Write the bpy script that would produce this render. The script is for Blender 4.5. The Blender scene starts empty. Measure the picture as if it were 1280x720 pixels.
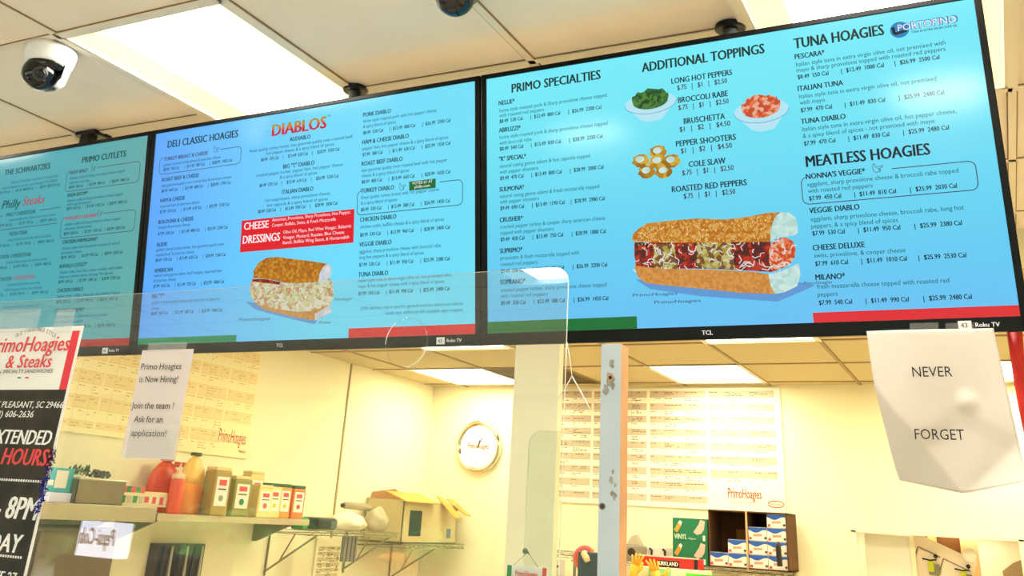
import bpy, bmesh, math, random
from mathutils import Vector, Matrix
random.seed(7)
sc = bpy.context.scene
COL = sc.collection

# ------------------------------------------------------------------ camera
EYE = 1.60                                   # lens height above the floor
F_PX, YAW, PITCH, ROLL = 1181.0, -0.47342, 0.39856, 0.06007
CY = -210.04                                 # the photograph is a crop: its optical axis lies above the middle
_f = Vector((math.sin(YAW)*math.cos(PITCH), math.cos(YAW)*math.cos(PITCH), math.sin(PITCH)))
_r0 = Vector((math.cos(YAW), -math.sin(YAW), 0)); _u0 = _r0.cross(_f)
_r = _r0*math.cos(ROLL) + _u0*math.sin(ROLL); _u = -_r0*math.sin(ROLL) + _u0*math.cos(ROLL)
cam_data = bpy.data.cameras.new('camera'); cam = bpy.data.objects.new('camera', cam_data); COL.objects.link(cam)
cam_data.sensor_fit = 'HORIZONTAL'; cam_data.sensor_width = 36.0; cam_data.lens = F_PX/1280*36.0
cam_data.shift_y = CY/1280.0
cam_data.clip_start = 0.05
cam.matrix_world = Matrix(((_r.x, _u.x, -_f.x, 0), (_r.y, _u.y, -_f.y, 0), (_r.z, _u.z, -_f.z, EYE), (0, 0, 0, 1)))
sc.camera = cam

# ------------------------------------------------------------------ world, sun, exposure
SKY = 5.0; SUN = 15.0
PANEL_FRONT = 24.0; PANEL_BACK = 18.0
sc.view_settings.view_transform = 'Standard'; sc.view_settings.look = 'None'
sc.view_settings.gamma = 1.0; sc.view_settings.use_curve_mapping = False
sc.view_settings.exposure = 0.0
w = bpy.data.worlds.new('sky'); sc.world = w; w.use_nodes = True
bg = w.node_tree.nodes['Background']; bg.inputs[0].default_value = (0.62, 0.80, 1.0, 1); bg.inputs[1].default_value = SKY
sun = bpy.data.lights.new('sun', 'SUN'); sun.energy = SUN; sun.angle = 0.02; sun.color = (1, .95, .85)
so = bpy.data.objects.new('sun', sun); COL.objects.link(so); so.rotation_euler = (math.radians(38), math.radians(20), math.radians(160))

# ------------------------------------------------------------------ materials
def lin(c):
    return tuple((x/255/12.92 if x/255 <= .04045 else ((x/255+.055)/1.055)**2.4) for x in c[:3])
MATS = {}
def mat(name, col=(200, 200, 200), rough=.6, spec=.5, metal=0, emit=None, es=1.0, var=0, scale=8, col2=None, alpha=None, coat=0):
    if name in MATS: return MATS[name]
    m = bpy.data.materials.new(name); m.use_nodes = True; nt = m.node_tree
    b = nt.nodes['Principled BSDF']
    b.inputs['Base Color'].default_value = (*lin(col), 1); b.inputs['Roughness'].default_value = rough
    b.inputs['Specular IOR Level'].default_value = spec; b.inputs['Metallic'].default_value = metal
    b.inputs['Coat Weight'].default_value = coat
    if emit is not None:
        b.inputs['Emission Color'].default_value = (*lin(emit), 1); b.inputs['Emission Strength'].default_value = es
    if col2 is not None:
        tc = nt.nodes.new('ShaderNodeTexCoord'); no = nt.nodes.new('ShaderNodeTexNoise'); no.inputs['Scale'].default_value = scale
        no.inputs['Detail'].default_value = 4
        rp = nt.nodes.new('ShaderNodeValToRGB'); rp.color_ramp.elements[0].position = .38; rp.color_ramp.elements[1].position = .64
        rp.color_ramp.elements[0].color = (*lin(col), 1); rp.color_ramp.elements[1].color = (*lin(col2), 1)
        nt.links.new(tc.outputs['Object'], no.inputs['Vector']); nt.links.new(no.outputs['Fac'], rp.inputs['Fac'])
        nt.links.new(rp.outputs['Color'], b.inputs['Emission Color' if emit is not None else 'Base Color'])
    MATS[name] = m; return m
def clear(name, tint=(255, 255, 255), refl=1.0, haze=0.0, hazecol=(255, 255, 255)):
    """clear sheet: what lies behind shows through, the surface mirrors by Fresnel, a little haze of scuffs"""
    if name in MATS: return MATS[name]
    m = bpy.data.materials.new(name); m.use_nodes = True; nt = m.node_tree; nt.nodes.clear()
    out = nt.nodes.new('ShaderNodeOutputMaterial'); tr = nt.nodes.new('ShaderNodeBsdfTransparent'); gl = nt.nodes.new('ShaderNodeBsdfGlossy')
    df = nt.nodes.new('ShaderNodeBsdfDiffuse'); fr = nt.nodes.new('ShaderNodeFresnel'); mx = nt.nodes.new('ShaderNodeMixShader'); m2 = nt.nodes.new('ShaderNodeMixShader')
    mu = nt.nodes.new('ShaderNodeMath'); mu.operation = 'MULTIPLY'; mu.inputs[1].default_value = refl
    tr.inputs[0].default_value = (*lin(tint), 1); gl.inputs['Roughness'].default_value = 0.0; df.inputs[0].default_value = (*lin(hazecol), 1)
    ge = nt.nodes.new('ShaderNodeNewGeometry'); mi_ = nt.nodes.new('ShaderNodeMapRange')      # the same sheet from both of its faces
    mi_.inputs['To Min'].default_value = 1.49; mi_.inputs['To Max'].default_value = 1/1.49
    nt.links.new(ge.outputs['Backfacing'], mi_.inputs['Value']); nt.links.new(mi_.outputs[0], fr.inputs['IOR'])
    m2.inputs[0].default_value = haze
    nt.links.new(tr.outputs[0], m2.inputs[1]); nt.links.new(df.outputs[0], m2.inputs[2])
    nt.links.new(fr.outputs[0], mu.inputs[0]); nt.links.new(mu.outputs[0], mx.inputs[0])
    nt.links.new(m2.outputs[0], mx.inputs[1]); nt.links.new(gl.outputs[0], mx.inputs[2]); nt.links.new(mx.outputs[0], out.inputs[0])
    MATS[name] = m; return m
def display(name, stops, axis='X', strength=1.0):
    """what a lit display shows: a picture colour run, under a glossy cover"""
    if name in MATS: return MATS[name]
    m = mat(name, (4, 4, 5), rough=.13, spec=.5, emit=stops[0][1], es=strength); nt = m.node_tree; b = nt.nodes['Principled BSDF']
    if len(stops) > 1:
        tc = nt.nodes.new('ShaderNodeTexCoord'); sp = nt.nodes.new('ShaderNodeSeparateXYZ'); mr = nt.nodes.new('ShaderNodeMapRange')
        lo, hi = stops[0][0], stops[-1][0]
        mr.inputs['From Min'].default_value = lo; mr.inputs['From Max'].default_value = hi
        rp = nt.nodes.new('ShaderNodeValToRGB'); el = rp.color_ramp.elements
        while len(el) < len(stops): el.new(.5)
        for e_, (p_, c_) in zip(el, stops): e_.position = (p_-lo)/(hi-lo); e_.color = (*lin(c_), 1)
        nt.links.new(tc.outputs['Object'], sp.inputs[0]); nt.links.new(sp.outputs[axis], mr.inputs['Value'])
        nt.links.new(mr.outputs[0], rp.inputs[0]); nt.links.new(rp.outputs[0], b.inputs['Emission Color'])
    return m
def speckle(name, c1, c2, c3, scale, emit=True):
    """cells of three colours: printed or displayed food"""
    if name in MATS: return MATS[name]
    m = mat(name, (5, 5, 5) if emit else c1, rough=.13 if emit else .6, emit=c1 if emit else None); nt = m.node_tree; b = nt.nodes['Principled BSDF']
    tc = nt.nodes.new('ShaderNodeTexCoord'); vo = nt.nodes.new('ShaderNodeTexVoronoi'); vo.inputs['Scale'].default_value = scale
    rp = nt.nodes.new('ShaderNodeValToRGB'); rp.color_ramp.interpolation = 'CONSTANT'; el = rp.color_ramp.elements; el.new(.5)
    for e_, p_, c_ in zip(el, (0, .36, .68), (c1, c2, c3)): e_.position = p_; e_.color = (*lin(c_), 1)
    sp = nt.nodes.new('ShaderNodeSeparateColor')
    nt.links.new(tc.outputs['Object'], vo.inputs['Vector']); nt.links.new(vo.outputs['Color'], sp.inputs[0]); nt.links.new(sp.outputs[0], rp.inputs[0])
    nt.links.new(rp.outputs[0], b.inputs['Emission Color' if emit else 'Base Color'])
    return m

# ------------------------------------------------------------------ mesh helpers
class MB:
    def __init__(s): s.v = []; s.f = []; s.m = []; s.mats = []
    def mi(s, m):
        if m not in s.mats: s.mats.append(m)
        return s.mats.index(m)
    def add(s, vs, fs, m):
        k = len(s.v); s.v += [Vector(v) for v in vs]; i = s.mi(m)
        for f in fs: s.f.append(tuple(k+a for a in f)); s.m.append(i)
        return s
    def hexa(s, c8, m):
        return s.add(c8, [(0, 3, 2, 1), (4, 5, 6, 7), (0, 1, 5, 4), (1, 2, 6, 5), (2, 3, 7, 6), (3, 0, 4, 7)], m)
    def box(s, a, b, m, M=None):
        (x0, x1), (y0, y1), (z0, z1) = [(min(p, q), max(p, q)) for p, q in zip(a, b)]
        vs = [Vector(p) for p in ((x0, y0, z0), (x1, y0, z0), (x1, y1, z0), (x0, y1, z0), (x0, y0, z1), (x1, y0, z1), (x1, y1, z1), (x0, y1, z1))]
        if M: vs = [M @ v for v in vs]
        return s.hexa(vs, m)
    def quad(s, p, m): return s.add(p, [tuple(range(len(p)))], m)
    def tube(s, pts, r, m, n=8, closed=False):
        pts = [Vector(p) for p in pts]; rs = r if isinstance(r, (list, tuple)) else [r]*len(pts); rings = []; prev = None
        N = len(pts)
        for i, p in enumerate(pts):
            if closed: t = (pts[(i+1) % N]-pts[i-1])
            else: t = (pts[min(i+1, N-1)]-pts[max(i-1, 0)])
            t = t.normalized() if t.length > 1e-9 else Vector((0, 0, 1))
            a = prev - t*prev.dot(t) if prev is not None else Vector()
            if a.length < 1e-4: a = t.cross(Vector((0, 0, 1)) if abs(t.z) < .9 else Vector((1, 0, 0)))
            a.normalize(); b = t.cross(a); prev = a
            rings.append([p + (a*math.cos(q*2*math.pi/n) + b*math.sin(q*2*math.pi/n))*rs[i] for q in range(n)])
        vs = [v for R in rings for v in R]; fs = []
        for i in range(N if closed else N-1):
            j = (i+1) % N
            for q in range(n): fs.append((i*n+q, i*n+(q+1) % n, j*n+(q+1) % n, j*n+q))
        if not closed: fs += [tuple(range(n))[::-1], tuple((N-1)*n+q for q in range(n))]
        return s.add(vs, fs, m)
    def lathe(s, prof, c, m, n=24, M=None, squash=(1, 1)):
        c = Vector(c); vs = []; fs = []
        for r, z in prof:
            for q in range(n):
                v = Vector((r*math.cos(q*2*math.pi/n)*squash[0], r*math.sin(q*2*math.pi/n)*squash[1], z))
                vs.append((M @ v if M else v) + c)
        for i in range(len(prof)-1):
            for q in range(n): fs.append((i*n+q, i*n+(q+1) % n, (i+1)*n+(q+1) % n, (i+1)*n+q))
        fs += [tuple(range(n))[::-1], tuple((len(prof)-1)*n+q for q in range(n))]
        return s.add(vs, fs, m)
    def ball(s, c, r, m, n=16, sq=(1, 1, 1)):
        c = Vector(c); vs = []; fs = []; k = n//2
        for i in range(k+1):
            a = math.pi*i/k
            for q in range(n): vs.append(c + Vector((r*sq[0]*math.sin(a)*math.cos(2*math.pi*q/n), r*sq[1]*math.sin(a)*math.sin(2*math.pi*q/n), r*sq[2]*math.cos(a))))
        for i in range(k):
            for q in range(n): fs.append((i*n+q, (i+1)*n+q, (i+1)*n+(q+1) % n, i*n+(q+1) % n))
        return s.add(vs, fs, m)
    def build(s, name, parent=None, local=False, smooth=False, bevel=0, base=None):
        me = bpy.data.meshes.new(name); o = bpy.data.objects.new(name, me); COL.objects.link(o)
        off = Vector()
        if parent is not None:
            o.parent = parent
            if not local:
                q = parent
                while q is not None: off = off + q.location; q = q.parent
        elif base is not None: off = Vector(base); o.location = off
        elif not local:
            xs = [v.x for v in s.v]; ys = [v.y for v in s.v]; zs = [v.z for v in s.v]
            off = Vector(((min(xs)+max(xs))/2, (min(ys)+max(ys))/2, min(zs))); o.location = off
        me.from_pydata([tuple(v-off) for v in s.v], [], s.f)
        for m in s.mats: me.materials.append(m)
        me.polygons.foreach_set('material_index', s.m)
        if smooth: me.polygons.foreach_set('use_smooth', [True]*len(s.f))
        me.update()
        if bevel:
            b = o.modifiers.new('bevel', 'BEVEL'); b.width = bevel; b.segments = 2; b.limit_method = 'ANGLE'; b.angle_limit = math.radians(40)
        return o
def tag(o, label=None, cat=None, group=None, kind=None):
    if label: o['label'] = label
    if cat: o['category'] = cat
    if group: o['group'] = group
    if kind: o['kind'] = kind
    return o
def thing(name, loc, label, cat, group=None):
    o = bpy.data.objects.new(name, None); COL.objects.link(o); o.location = loc; o.empty_display_size = .05
    return tag(o, label, cat, group)
def struct(mb, name, **k): return tag(mb.build(name, **k), kind='structure')

# a pixel of the photograph, on a plane of the room whose depth is known -> a point of the room
def P(u, v, x=None, y=None, z=None):
    d = _r*((u-640)/F_PX) - _u*((v-360-CY)/F_PX) + _f
    k = y/d.y if y is not None else (x/d.x if x is not None else (z-EYE)/d.z)
    q = d*k; q.z += EYE
    return q

# ------------------------------------------------------------------ lettering (printed or displayed, so it is flat)
JOBS = []      # (owner key, text, origin, xdir, ydir, cap height, width or None, x scale, align, material, bold, shear)
def write(key, text, o, xd, yd, cap, m, width=None, xs=1.0, align='L', bold=0.0, shear=0.0):
    JOBS.append((key, text, Vector(o), Vector(xd), Vector(yd), cap, width, xs, align, m, 0.0, shear, bold))
def flush_text():
    """-> {key: MB} with every line of lettering as faces"""
    uniq = {}
    for j in JOBS: uniq.setdefault((j[1], j[10]), None)
    tmp = []
    for (t, bold) in uniq:
        c = bpy.data.curves.new('lettering', 'FONT'); c.body = t; c.size = 1; c.offset = bold; c.resolution_u = 2; c.fill_mode = 'FRONT'
        ob = bpy.data.objects.new('lettering', c); COL.objects.link(ob); tmp.append(((t, bold), ob, c))
    hc = bpy.data.curves.new('lettering', 'FONT'); hc.body = 'H'; hob = bpy.data.objects.new('lettering', hc); COL.objects.link(hob)
    bpy.context.view_layer.update(); dg = bpy.context.evaluated_depsgraph_get()
    def grab(ob):
        me = bpy.data.meshes.new_from_object(ob.evaluated_get(dg)); vs = [v.co.copy() for v in me.vertices]; fs = [tuple(p.vertices) for p in me.polygons]
        bpy.data.meshes.remove(me); return vs, fs
    hv, _ = grab(hob); capn = max(v.y for v in hv)
    for k, ob, c in tmp: uniq[k] = grab(ob)
    for k, ob, c in tmp + [(None, hob, hc)]:
        bpy.data.objects.remove(ob); bpy.data.curves.remove(c)
    out = {}
    for key, t, o, xd, yd, cap, width, xs, align, m, bold, shear, strike in JOBS:
        vs, fs = uniq[(t, bold)]
        if not vs: continue
        x0 = min(v.x for v in vs); x1 = max(v.x for v in vs); sy = cap/capn
        sx = width/(x1-x0) if width else sy*xs
        wd = (x1-x0)*sx; sh = {'L': 0, 'C': -wd/2, 'R': -wd}[align]
        for k in ((-1, 0, 1) if strike > .015 else ((-1, 1) if strike > 0 else (0,))):     # heavier letters: struck again a hair to the side
            out.setdefault(key, MB()).add([o + xd*((v.x-x0)*sx + sh + shear*v.y*sy + k*strike*sy) + yd*(v.y*sy) + xd.cross(yd)*(.00012*(k+1)) for v in vs], fs, m)
    JOBS.clear()
    return out

# ================================================================== THE ROOM
ZF = EYE + 1.207        # shop ceiling
ZB = EYE + 1.05         # kitchen ceiling
XL, XR, YS, YB, YH = -4.5, 1.6, -2.6, 7.57, 4.25
XS0, YW = -9.0, 1.80         # the shop in front of the counter reaches further left than the kitchen
m_wall = mat('cream_paint', (246, 240, 206), rough=.7, spec=.2)
m_wall_shop = mat('shop_wall_paint', (226, 220, 205), rough=.8, spec=.2)
m_tile = mat('ceiling_tile', (244, 232, 214), rough=.9, spec=.1, col2=(240, 226, 206), scale=3)
m_tbar = mat('ceiling_bar_paint', (236, 226, 204), rough=.6, spec=.3)
m_tileb = mat('kitchen_ceiling_tile', (206, 190, 148), rough=.9, spec=.1)
m_tbarb = mat('kitchen_ceiling_bar', (170, 150, 110), rough=.7, spec=.2)
m_floor = mat('floor_tile', (226, 212, 190), rough=.6, col2=(216, 200, 176), scale=2)
m_trim = mat('pale_trim', (238, 232, 205), rough=.6)
m_dark = mat('dark_gap', (60, 48, 36), rough=.9)
T = .12
struct(MB().box((XS0-T, YS-T, -.1), (XR+T, YB+T, 0), m_floor), 'floor')
struct(MB().box((XL-T, YW, 0), (XL, YB+T, ZF+.25), m_wall), 'wall_left')
struct(MB().box((XS0-T, YS-T, 0), (XS0, YW+T, ZF+.25), m_wall_shop).box((XS0, YW, 0), (XL-T, YW+T, ZF+.25), m_wall_shop), 'wall_shop')
struct(MB().box((XR, YS-T, 0), (XR+T, YB+T, ZF+.25), m_wall), 'wall_right')
# back wall with the framed opening at its right end
OX0, OX1, OZ1, OZ0 = -.985, .055, EYE+.058, .95
bw = MB()
bw.box((XL, YB, 0), (OX0, YB+T, ZF+.25), m_wall); bw.box((OX1, YB, 0), (XR, YB+T, ZF+.25), m_wall)
bw.box((OX0, YB, OZ1), (OX1, YB+T, ZF+.25), m_wall); bw.box((OX0, YB, 0), (OX1, YB+T, OZ0), m_wall)
struct(bw, 'wall_back')
# storefront wall behind the lens: sill, header, end piers; glass between
WX0, WX1, WZ0, WZ1 = -8.7, 1.2, .45, 2.45
sw = MB()
sw.box((XS0, YS-T, 0), (XR, YS, WZ0), m_wall_shop); sw.box((XS0, YS-T, WZ1), (XR, YS, ZF+.25), m_wall_shop)
sw.box((XS0, YS-T, WZ0), (WX0, YS, WZ1), m_wall_shop); sw.box((WX1, YS-T, WZ0), (XR, YS, WZ1), m_wall_shop)
struct(sw, 'wall_storefront')
m_alu = mat('window_bar_metal', (120, 118, 112), rough=.4, metal=.6)
m_pane = clear('window_glass')
wi = MB()
for x in (WX0, -6.9, -5.1, -3.3, -1.5, WX1-.06): wi.box((x, YS-.09, WZ0), (x+.06, YS-.03, WZ1), m_alu)
wi.box((WX0, YS-.09, WZ0), (WX1, YS-.03, WZ0+.06), m_alu); wi.box((WX0, YS-.09, WZ1-.06), (WX1, YS-.03, WZ1), m_alu)
win = struct(wi, 'window_1', base=(0, YS, WZ0))
MB().box((WX0, YS-.063, WZ0), (WX1, YS-.057, WZ1), m_pane).build('pane', win)

# ceilings: tiles laid on a grid of bars, light fixtures take the place of some tiles
GX = [-.452+.6135*k for k in range(-14, 4)]; GX = [XS0] + [x for x in GX if XS0+.05 < x < XR-.05] + [XR]
GY = [1.573+.61*k for k in range(-7, 5)]; GY = [YS] + [y for y in GY if YS+.05 < y < YH-.05] + [YH]
lights_front = [(-2.2925, 1.573, 1.22), (-.452, 1.573, 1.22), (-2.2925, -.867, .61), (-.452, -1.477, 1.22), (-4.133, 1.573, 1.22)]   # x, y, length of the lay-in lights; the last is added fill, unseen
def in_light(x, y, L, lw): return any(a-.01 < x < a+lw and b-.01 < y < b+ll for a, b, ll in L)
m_bar_shade = mat('bar_shade_line', (150, 116, 80), rough=.9)  # brown strips paint the thin shadow lines beside the ceiling bars
def ceiling(name, gx, gy, z, L, lw, mt, mb_, bar):
    c = MB()
    for i in range(len(gx)-1):
        for j in range(len(gy)-1):
            if in_light(gx[i]+.05, gy[j]+.05, L, lw): continue
            c.box((gx[i], gy[j], z+.004), (gx[i+1], gy[j+1], z+.02), mt)
    for x in gx[1:-1]:
        segs = [(gy[0], gy[-1])]
        for a, b, ll in L:
            if a+.02 < x < a+lw-.02: segs = [q for s in segs for q in ([(s[0], b), (b+ll, s[1])] if s[0] < b and s[1] > b+ll else [s])]
        for s in segs: c.box((x-bar, s[0], z-.002), (x+bar, s[1], z+.01), mb_); c.box((x-bar-.0035, s[0], z+.0005), (x+bar+.0035, s[1], z+.006), m_bar_shade)
    for y in gy[1:-1]:
        cuts = sorted([(a, a+lw) for a, b, ll in L if b+.02 < y < b+ll-.02]); x0 = gx[0]; segs = []
        for a, b in cuts: segs.append((x0, a)); x0 = b
        segs.append((x0, gx[-1]))
        for s in segs:
            if s[1]-s[0] > .03: c.box((s[0], y-bar, z-.002), (s[1], y+bar, z+.01), mb_); c.box((s[0], y-bar-.003, z+.001), (s[1], y+bar+.003, z+.006), m_bar_shade)
    return struct(c, name, base=(0, (gy[0]+gy[-1])/2, z))
ceiling('ceiling', GX, GY, ZF, lights_front, .6135, m_tile, m_tbar, .011)
GXB = [XL, -4.16, -3.5, -2.84, -2.18, -1.52, -.86, -.20, .46, 1.12, XR]; GYB = [YH+.02, 4.93, 5.75, 6.57, 7.40, YB]
lights_back = [(-4.16, 6.57), (-2.18, 6.57), (-.20, 6.57), (-3.5, 4.93), (-1.52, 4.93), (.46, 4.93)]
ceiling('ceiling_kitchen', GXB, GYB, ZB, [(*q, .83) for q in lights_back + [(-3.5, 6.57)]], .66, m_tileb, m_tbarb, .010)
struct(MB().box((XL, YH-.0, ZB), (XR, YH+.02, ZF+.02), m_wall), 'wall_soffit')
struct(MB().box((XS0, YS, ZF+.12), (XR, YB, ZF+.16), m_dark), 'ceiling_deck')
struct(MB().box((-2.056, 4.20, 0), (-1.823, 4.25, ZF+.003), mat('column_paint', (250, 246, 222), rough=.7, spec=.2)), 'wall_column')
struct(MB().box((XL, 6.26, 0), (XL+.008, 6.275, ZB), m_tbarb), 'trim_1')        # seams between the wall sheets
struct(MB().box((-.44, YB-.003, OZ1+.03), (-.43, YB, OZ1+.32), m_trim), 'trim_2')
struct(MB().box((XL, YB-.012, 0), (XL+.012, YB, ZB), m_trim), 'trim_3')

m_lens = mat('lit_light_panel', (250, 250, 250), emit=(255, 250, 238), es=PANEL_FRONT, rough=.5)
m_lens2 = mat('lit_panel_edge', (250, 240, 200), emit=(255, 232, 150), es=1.05, rough=.5)
m_lensb = mat('lit_kitchen_panel', (250, 250, 240), emit=(255, 243, 205), es=PANEL_BACK, rough=.5)
m_lframe = mat('light_frame_white', (232, 222, 200), rough=.45)
def light_fixture(x, y, lw, ll, z, lens, label, side):
    t = thing('ceiling_light', (x+lw/2, y+ll/2, z), label, 'ceiling light', 'lay-in ceiling lights')
    f = MB(); a = .02
    for p, q in (((x, y), (x+a, y+ll)), ((x+lw-a, y), (x+lw, y+ll)), ((x, y), (x+lw, y+a)), ((x, y+ll-a), (x+lw, y+ll))):
        f.box((p[0], p[1], z-.004), (q[0], q[1], z+.03), m_lframe)
    f.box((x, y, z+.07), (x+lw, y+ll, z+.075), m_lframe)
    for p, q in (((x-.014, y-.014), (x+.012, y+ll+.014)), ((x+lw-.012, y-.014), (x+lw+.014, y+ll+.014)), ((x, y-.014), (x+lw, y+.012)), ((x, y+ll-.012), (x+lw, y+ll+.014))): f.box((*p, z-.005), (*q, z-.002), m_lframe)
    f.build('frame', t)
    g = .085 if side else .0
    if side:
        for s in (0, 1):
            xa, xb = (x+a, x+a+g) if s == 0 else (x+lw-a, x+lw-a-g)
            MB().hexa([Vector(p) for p in ((xa, y+a, z+.004), (xb, y+a, z+.026), (xb, y+ll-a, z+.026), (xa, y+ll-a, z+.004),
                      (xa, y+a, z+.012), (xb, y+a, z+.034), (xb, y+ll-a, z+.034), (xa, y+ll-a, z+.012))], m_lens2).build('side_panel', t)
    MB().box((x+a+g, y+a, z+(.026 if side else .006)), (x+lw-a-g, y+ll-a, z+(.034 if side else .014)), lens).build('diffuser', t)
    return t
fl = ['lit ceiling panel beside the white dome camera above the blue-tinted menu screen', 'lit ceiling panel over the right end of the rightmost menu screen',
      'lit ceiling panel in the shop behind the lens, left one', 'lit ceiling panel in the shop behind the lens, right one', 'added unseen fill panel in the ceiling over the teal leftmost menu screen']
for (x, y, ll), l in zip(lights_front, fl): light_fixture(x, y, .6135, ll, ZF, m_lens, l, True)
bl = ['lit kitchen ceiling panel in the far left corner above the round clock', 'lit kitchen ceiling panel above the wall chart right of the wooden post', 'lit kitchen ceiling panel seen beside the red streamer',
      'lit kitchen ceiling panel near the column, hidden behind the screens', 'lit kitchen ceiling panel behind the middle of the right screen', 'lit kitchen ceiling panel over the right side of the kitchen']
for (x, y), l in zip(lights_back, bl): light_fixture(x, y, .66, .83, ZB, m_lensb, l, False)
# return-air grille beside the first kitchen light
t = thing('ceiling_vent', (-3.17, 6.985, ZB), 'brown return-air grille in the kitchen ceiling left of the column', 'vent')
m_vent = mat('vent_brown', (120, 98, 62), rough=.7)
f = MB()
for p, q in (((-3.5, 6.57), (-3.47, 7.40)), ((-2.87, 6.57), (-2.84, 7.40)), ((-3.5, 6.57), (-2.84, 6.60)), ((-3.5, 7.37), (-2.84, 7.40))): f.box((*p, ZB-.004), (*q, ZB+.02), m_vent)
f.build('frame', t)
f = MB(); 
for k in range(18): f.box((-3.47, 6.61+k*.042, ZB+.002), (-2.87, 6.63+k*.042, ZB+.010), m_vent)
f.box((-3.5, 6.57, ZB+.03), (-2.84, 7.40, ZB+.034), m_dark)
f.build('louvre', t)

# ================================================================== MENU SCREENS
W, H = 1.21, 1.21*9/16
TE = Vector((0.99984, -0.01757, -0.00279)); TD = Vector((-7.4e-5, 0.152736, -0.988267)).normalized(); TE = (TE-TD*TE.dot(TD)).normalized()
TN = TE.cross(TD).normalized()                       # away from the viewer
if TN.y < 0: TN = -TN
TO = Vector((-2.38340, 2.07610, 1.10811+EYE))        # top left corner of the middle display
BZ, BT, BB, TH = .0155, .013, .030, .065
m_bez = mat('screen_casing_black', (5, 6, 8), rough=.3, spec=.22)
m_bez2 = mat('screen_back_black', (10, 10, 12), rough=.6)
OFF = .0012
class Screen:
    """menu screen; picture space is millimetres right of / below the display's top left corner"""
    def __init__(s, name_origin, label, key):
        s.key = key; s.o = name_origin
        s.root = thing('menu_screen', (0, 0, 0), label, 'menu screen', 'menu screens in a row')
        M = Matrix((TE, TN, -TD)).transposed().to_4x4(); M.translation = name_origin + TE*(W/2) + TD*(H+BB)
        s.root.matrix_world = M
        s.art = {}
    def L(s, u, v, d=OFF): return Vector((u/1000-W/2, -d, H+BB-v/1000))
    def txt(s, text, u, v, cap, m, group='menu_lettering', d=.0016, **k):
        if 'width' in k and k['width']: k['width'] /= 1000
        write((s.key, group), text, s.L(u, v, d), (1, 0, 0), (0, 0, 1), cap/1000, m, **k)
    def A(s, name): return s.art.setdefault(name, MB())
    def poly(s, name, pts, m, d=OFF): s.A(name).quad([s.L(u, v, d) for u, v in pts][::-1], m)
    def rect(s, name, u0, v0, u1, v1, m, d=OFF): s.poly(name, [(u0, v0), (u1, v0), (u1, v1), (u0, v1)], m, d)
    def stroke(s, name, pts, wd, m, d=OFF):
        for (a, b), (c, e) in zip(pts[:-1], pts[1:]):
            dx, dy = c-a, e-b; l = math.hypot(dx, dy) or 1; nx, ny = -dy/l*wd/2, dx/l*wd/2
            s.poly(name, [(a+nx, b+ny), (c+nx, e+ny), (c-nx, e-ny), (a-nx, b-ny)], m, d)
    def rbox(s, u0, v0, u1, v1, g0, g1, m, r=14, wd=1.8):
        """rounded frame whose top side is open from g0 to g1 for the dish name"""
        pts = [(g1, v0)]
        for cx, cy, a0 in ((u1-r, v0+r, -90), (u1-r, v1-r, 0), (u0+r, v1-r, 90), (u0+r, v0+r, 180)):
            pts += [(cx+r*math.cos(math.radians(a0+t_)), cy+r*math.sin(math.radians(a0+t_))) for t_ in range(0, 91, 18)]
        if g0 > u0+r: pts += [(g0, v0)]
        s.stroke('menu_frame#%d_%d' % (u0, v0), pts, wd, m)
    def hand(s, u, v, m):
        k = 1.0
        for q in ([(0, 8), (-6, 2), (-7, -8), (-4, -14), (-1, -8), (0, -4)], [(0, -4), (14, -8), (15, -5), (3, 0)], [(3, 0), (8, -1), (9, 2), (4, 3), (8, 3), (8, 6), (3, 6), (0, 8)]):
            s.stroke('hand_icon#%d_%d' % (u, v), [(u+a*k, v+b*k) for a, b in q], 1.1, m)
    def finish(s, screen_mat, badge):
        r = s.root
        c = MB(); fr = -.004
        x0, x1, z0, z1 = -W/2-BZ, W/2+BZ, 0, H+BB+BT
        for a, b in (((x0, 0), (-W/2, z1)), ((W/2, 0), (x1, z1)), ((x0, 0), (x1, BB)), ((x0, H+BB), (x1, z1))):
            c.box((a[0], fr, a[1]), (b[0], .012, b[1]), m_bez)
        c.box((x0, .012, z0), (x1, .032, z1), m_bez2)
        c.box((x0+.12, .032, z0+.05), (x1-.12, TH, z1-.16), m_bez2)
        cs = c.build('casing', r, local=True, bevel=.0015)
        MB().box((-W/2, 0, BB), (W/2, .011, BB+H), screen_mat).build('display', r, local=True)
        b = MB()
        if badge:
            b.box((W/2-.115, fr-.0008, .006), (W/2-.090, fr, .024), mat('badge_white', (225, 225, 225), emit=(190, 190, 190), es=.4))
        s.casing = cs; bo = b.build('badge', cs, local=True)
        for nm, mb in s.art.items(): mb.build(nm.split('#')[0], r, local=True)
    def brand(s):
        m = mat('casing_print', (220, 220, 222), emit=(200, 200, 200), es=.5)
        for t_, x, cap, al in (('TCL', -.045, .0095, 'L'), ('Roku TV', W/2-.083, .0085, 'L')):
            write((s.key, 'casing_lettering'), t_, Vector((x, -.0052, .011)), (1, 0, 0), (0, 0, 1), cap, m, bold=.02)
        write((s.key, 'casing_lettering'), '43', Vector((W/2-.110, -.0056, .0105)), (1, 0, 0), (0, 0, 1), .009, mat('ink_black', (18, 18, 20), rough=.6), bold=.02)

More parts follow.
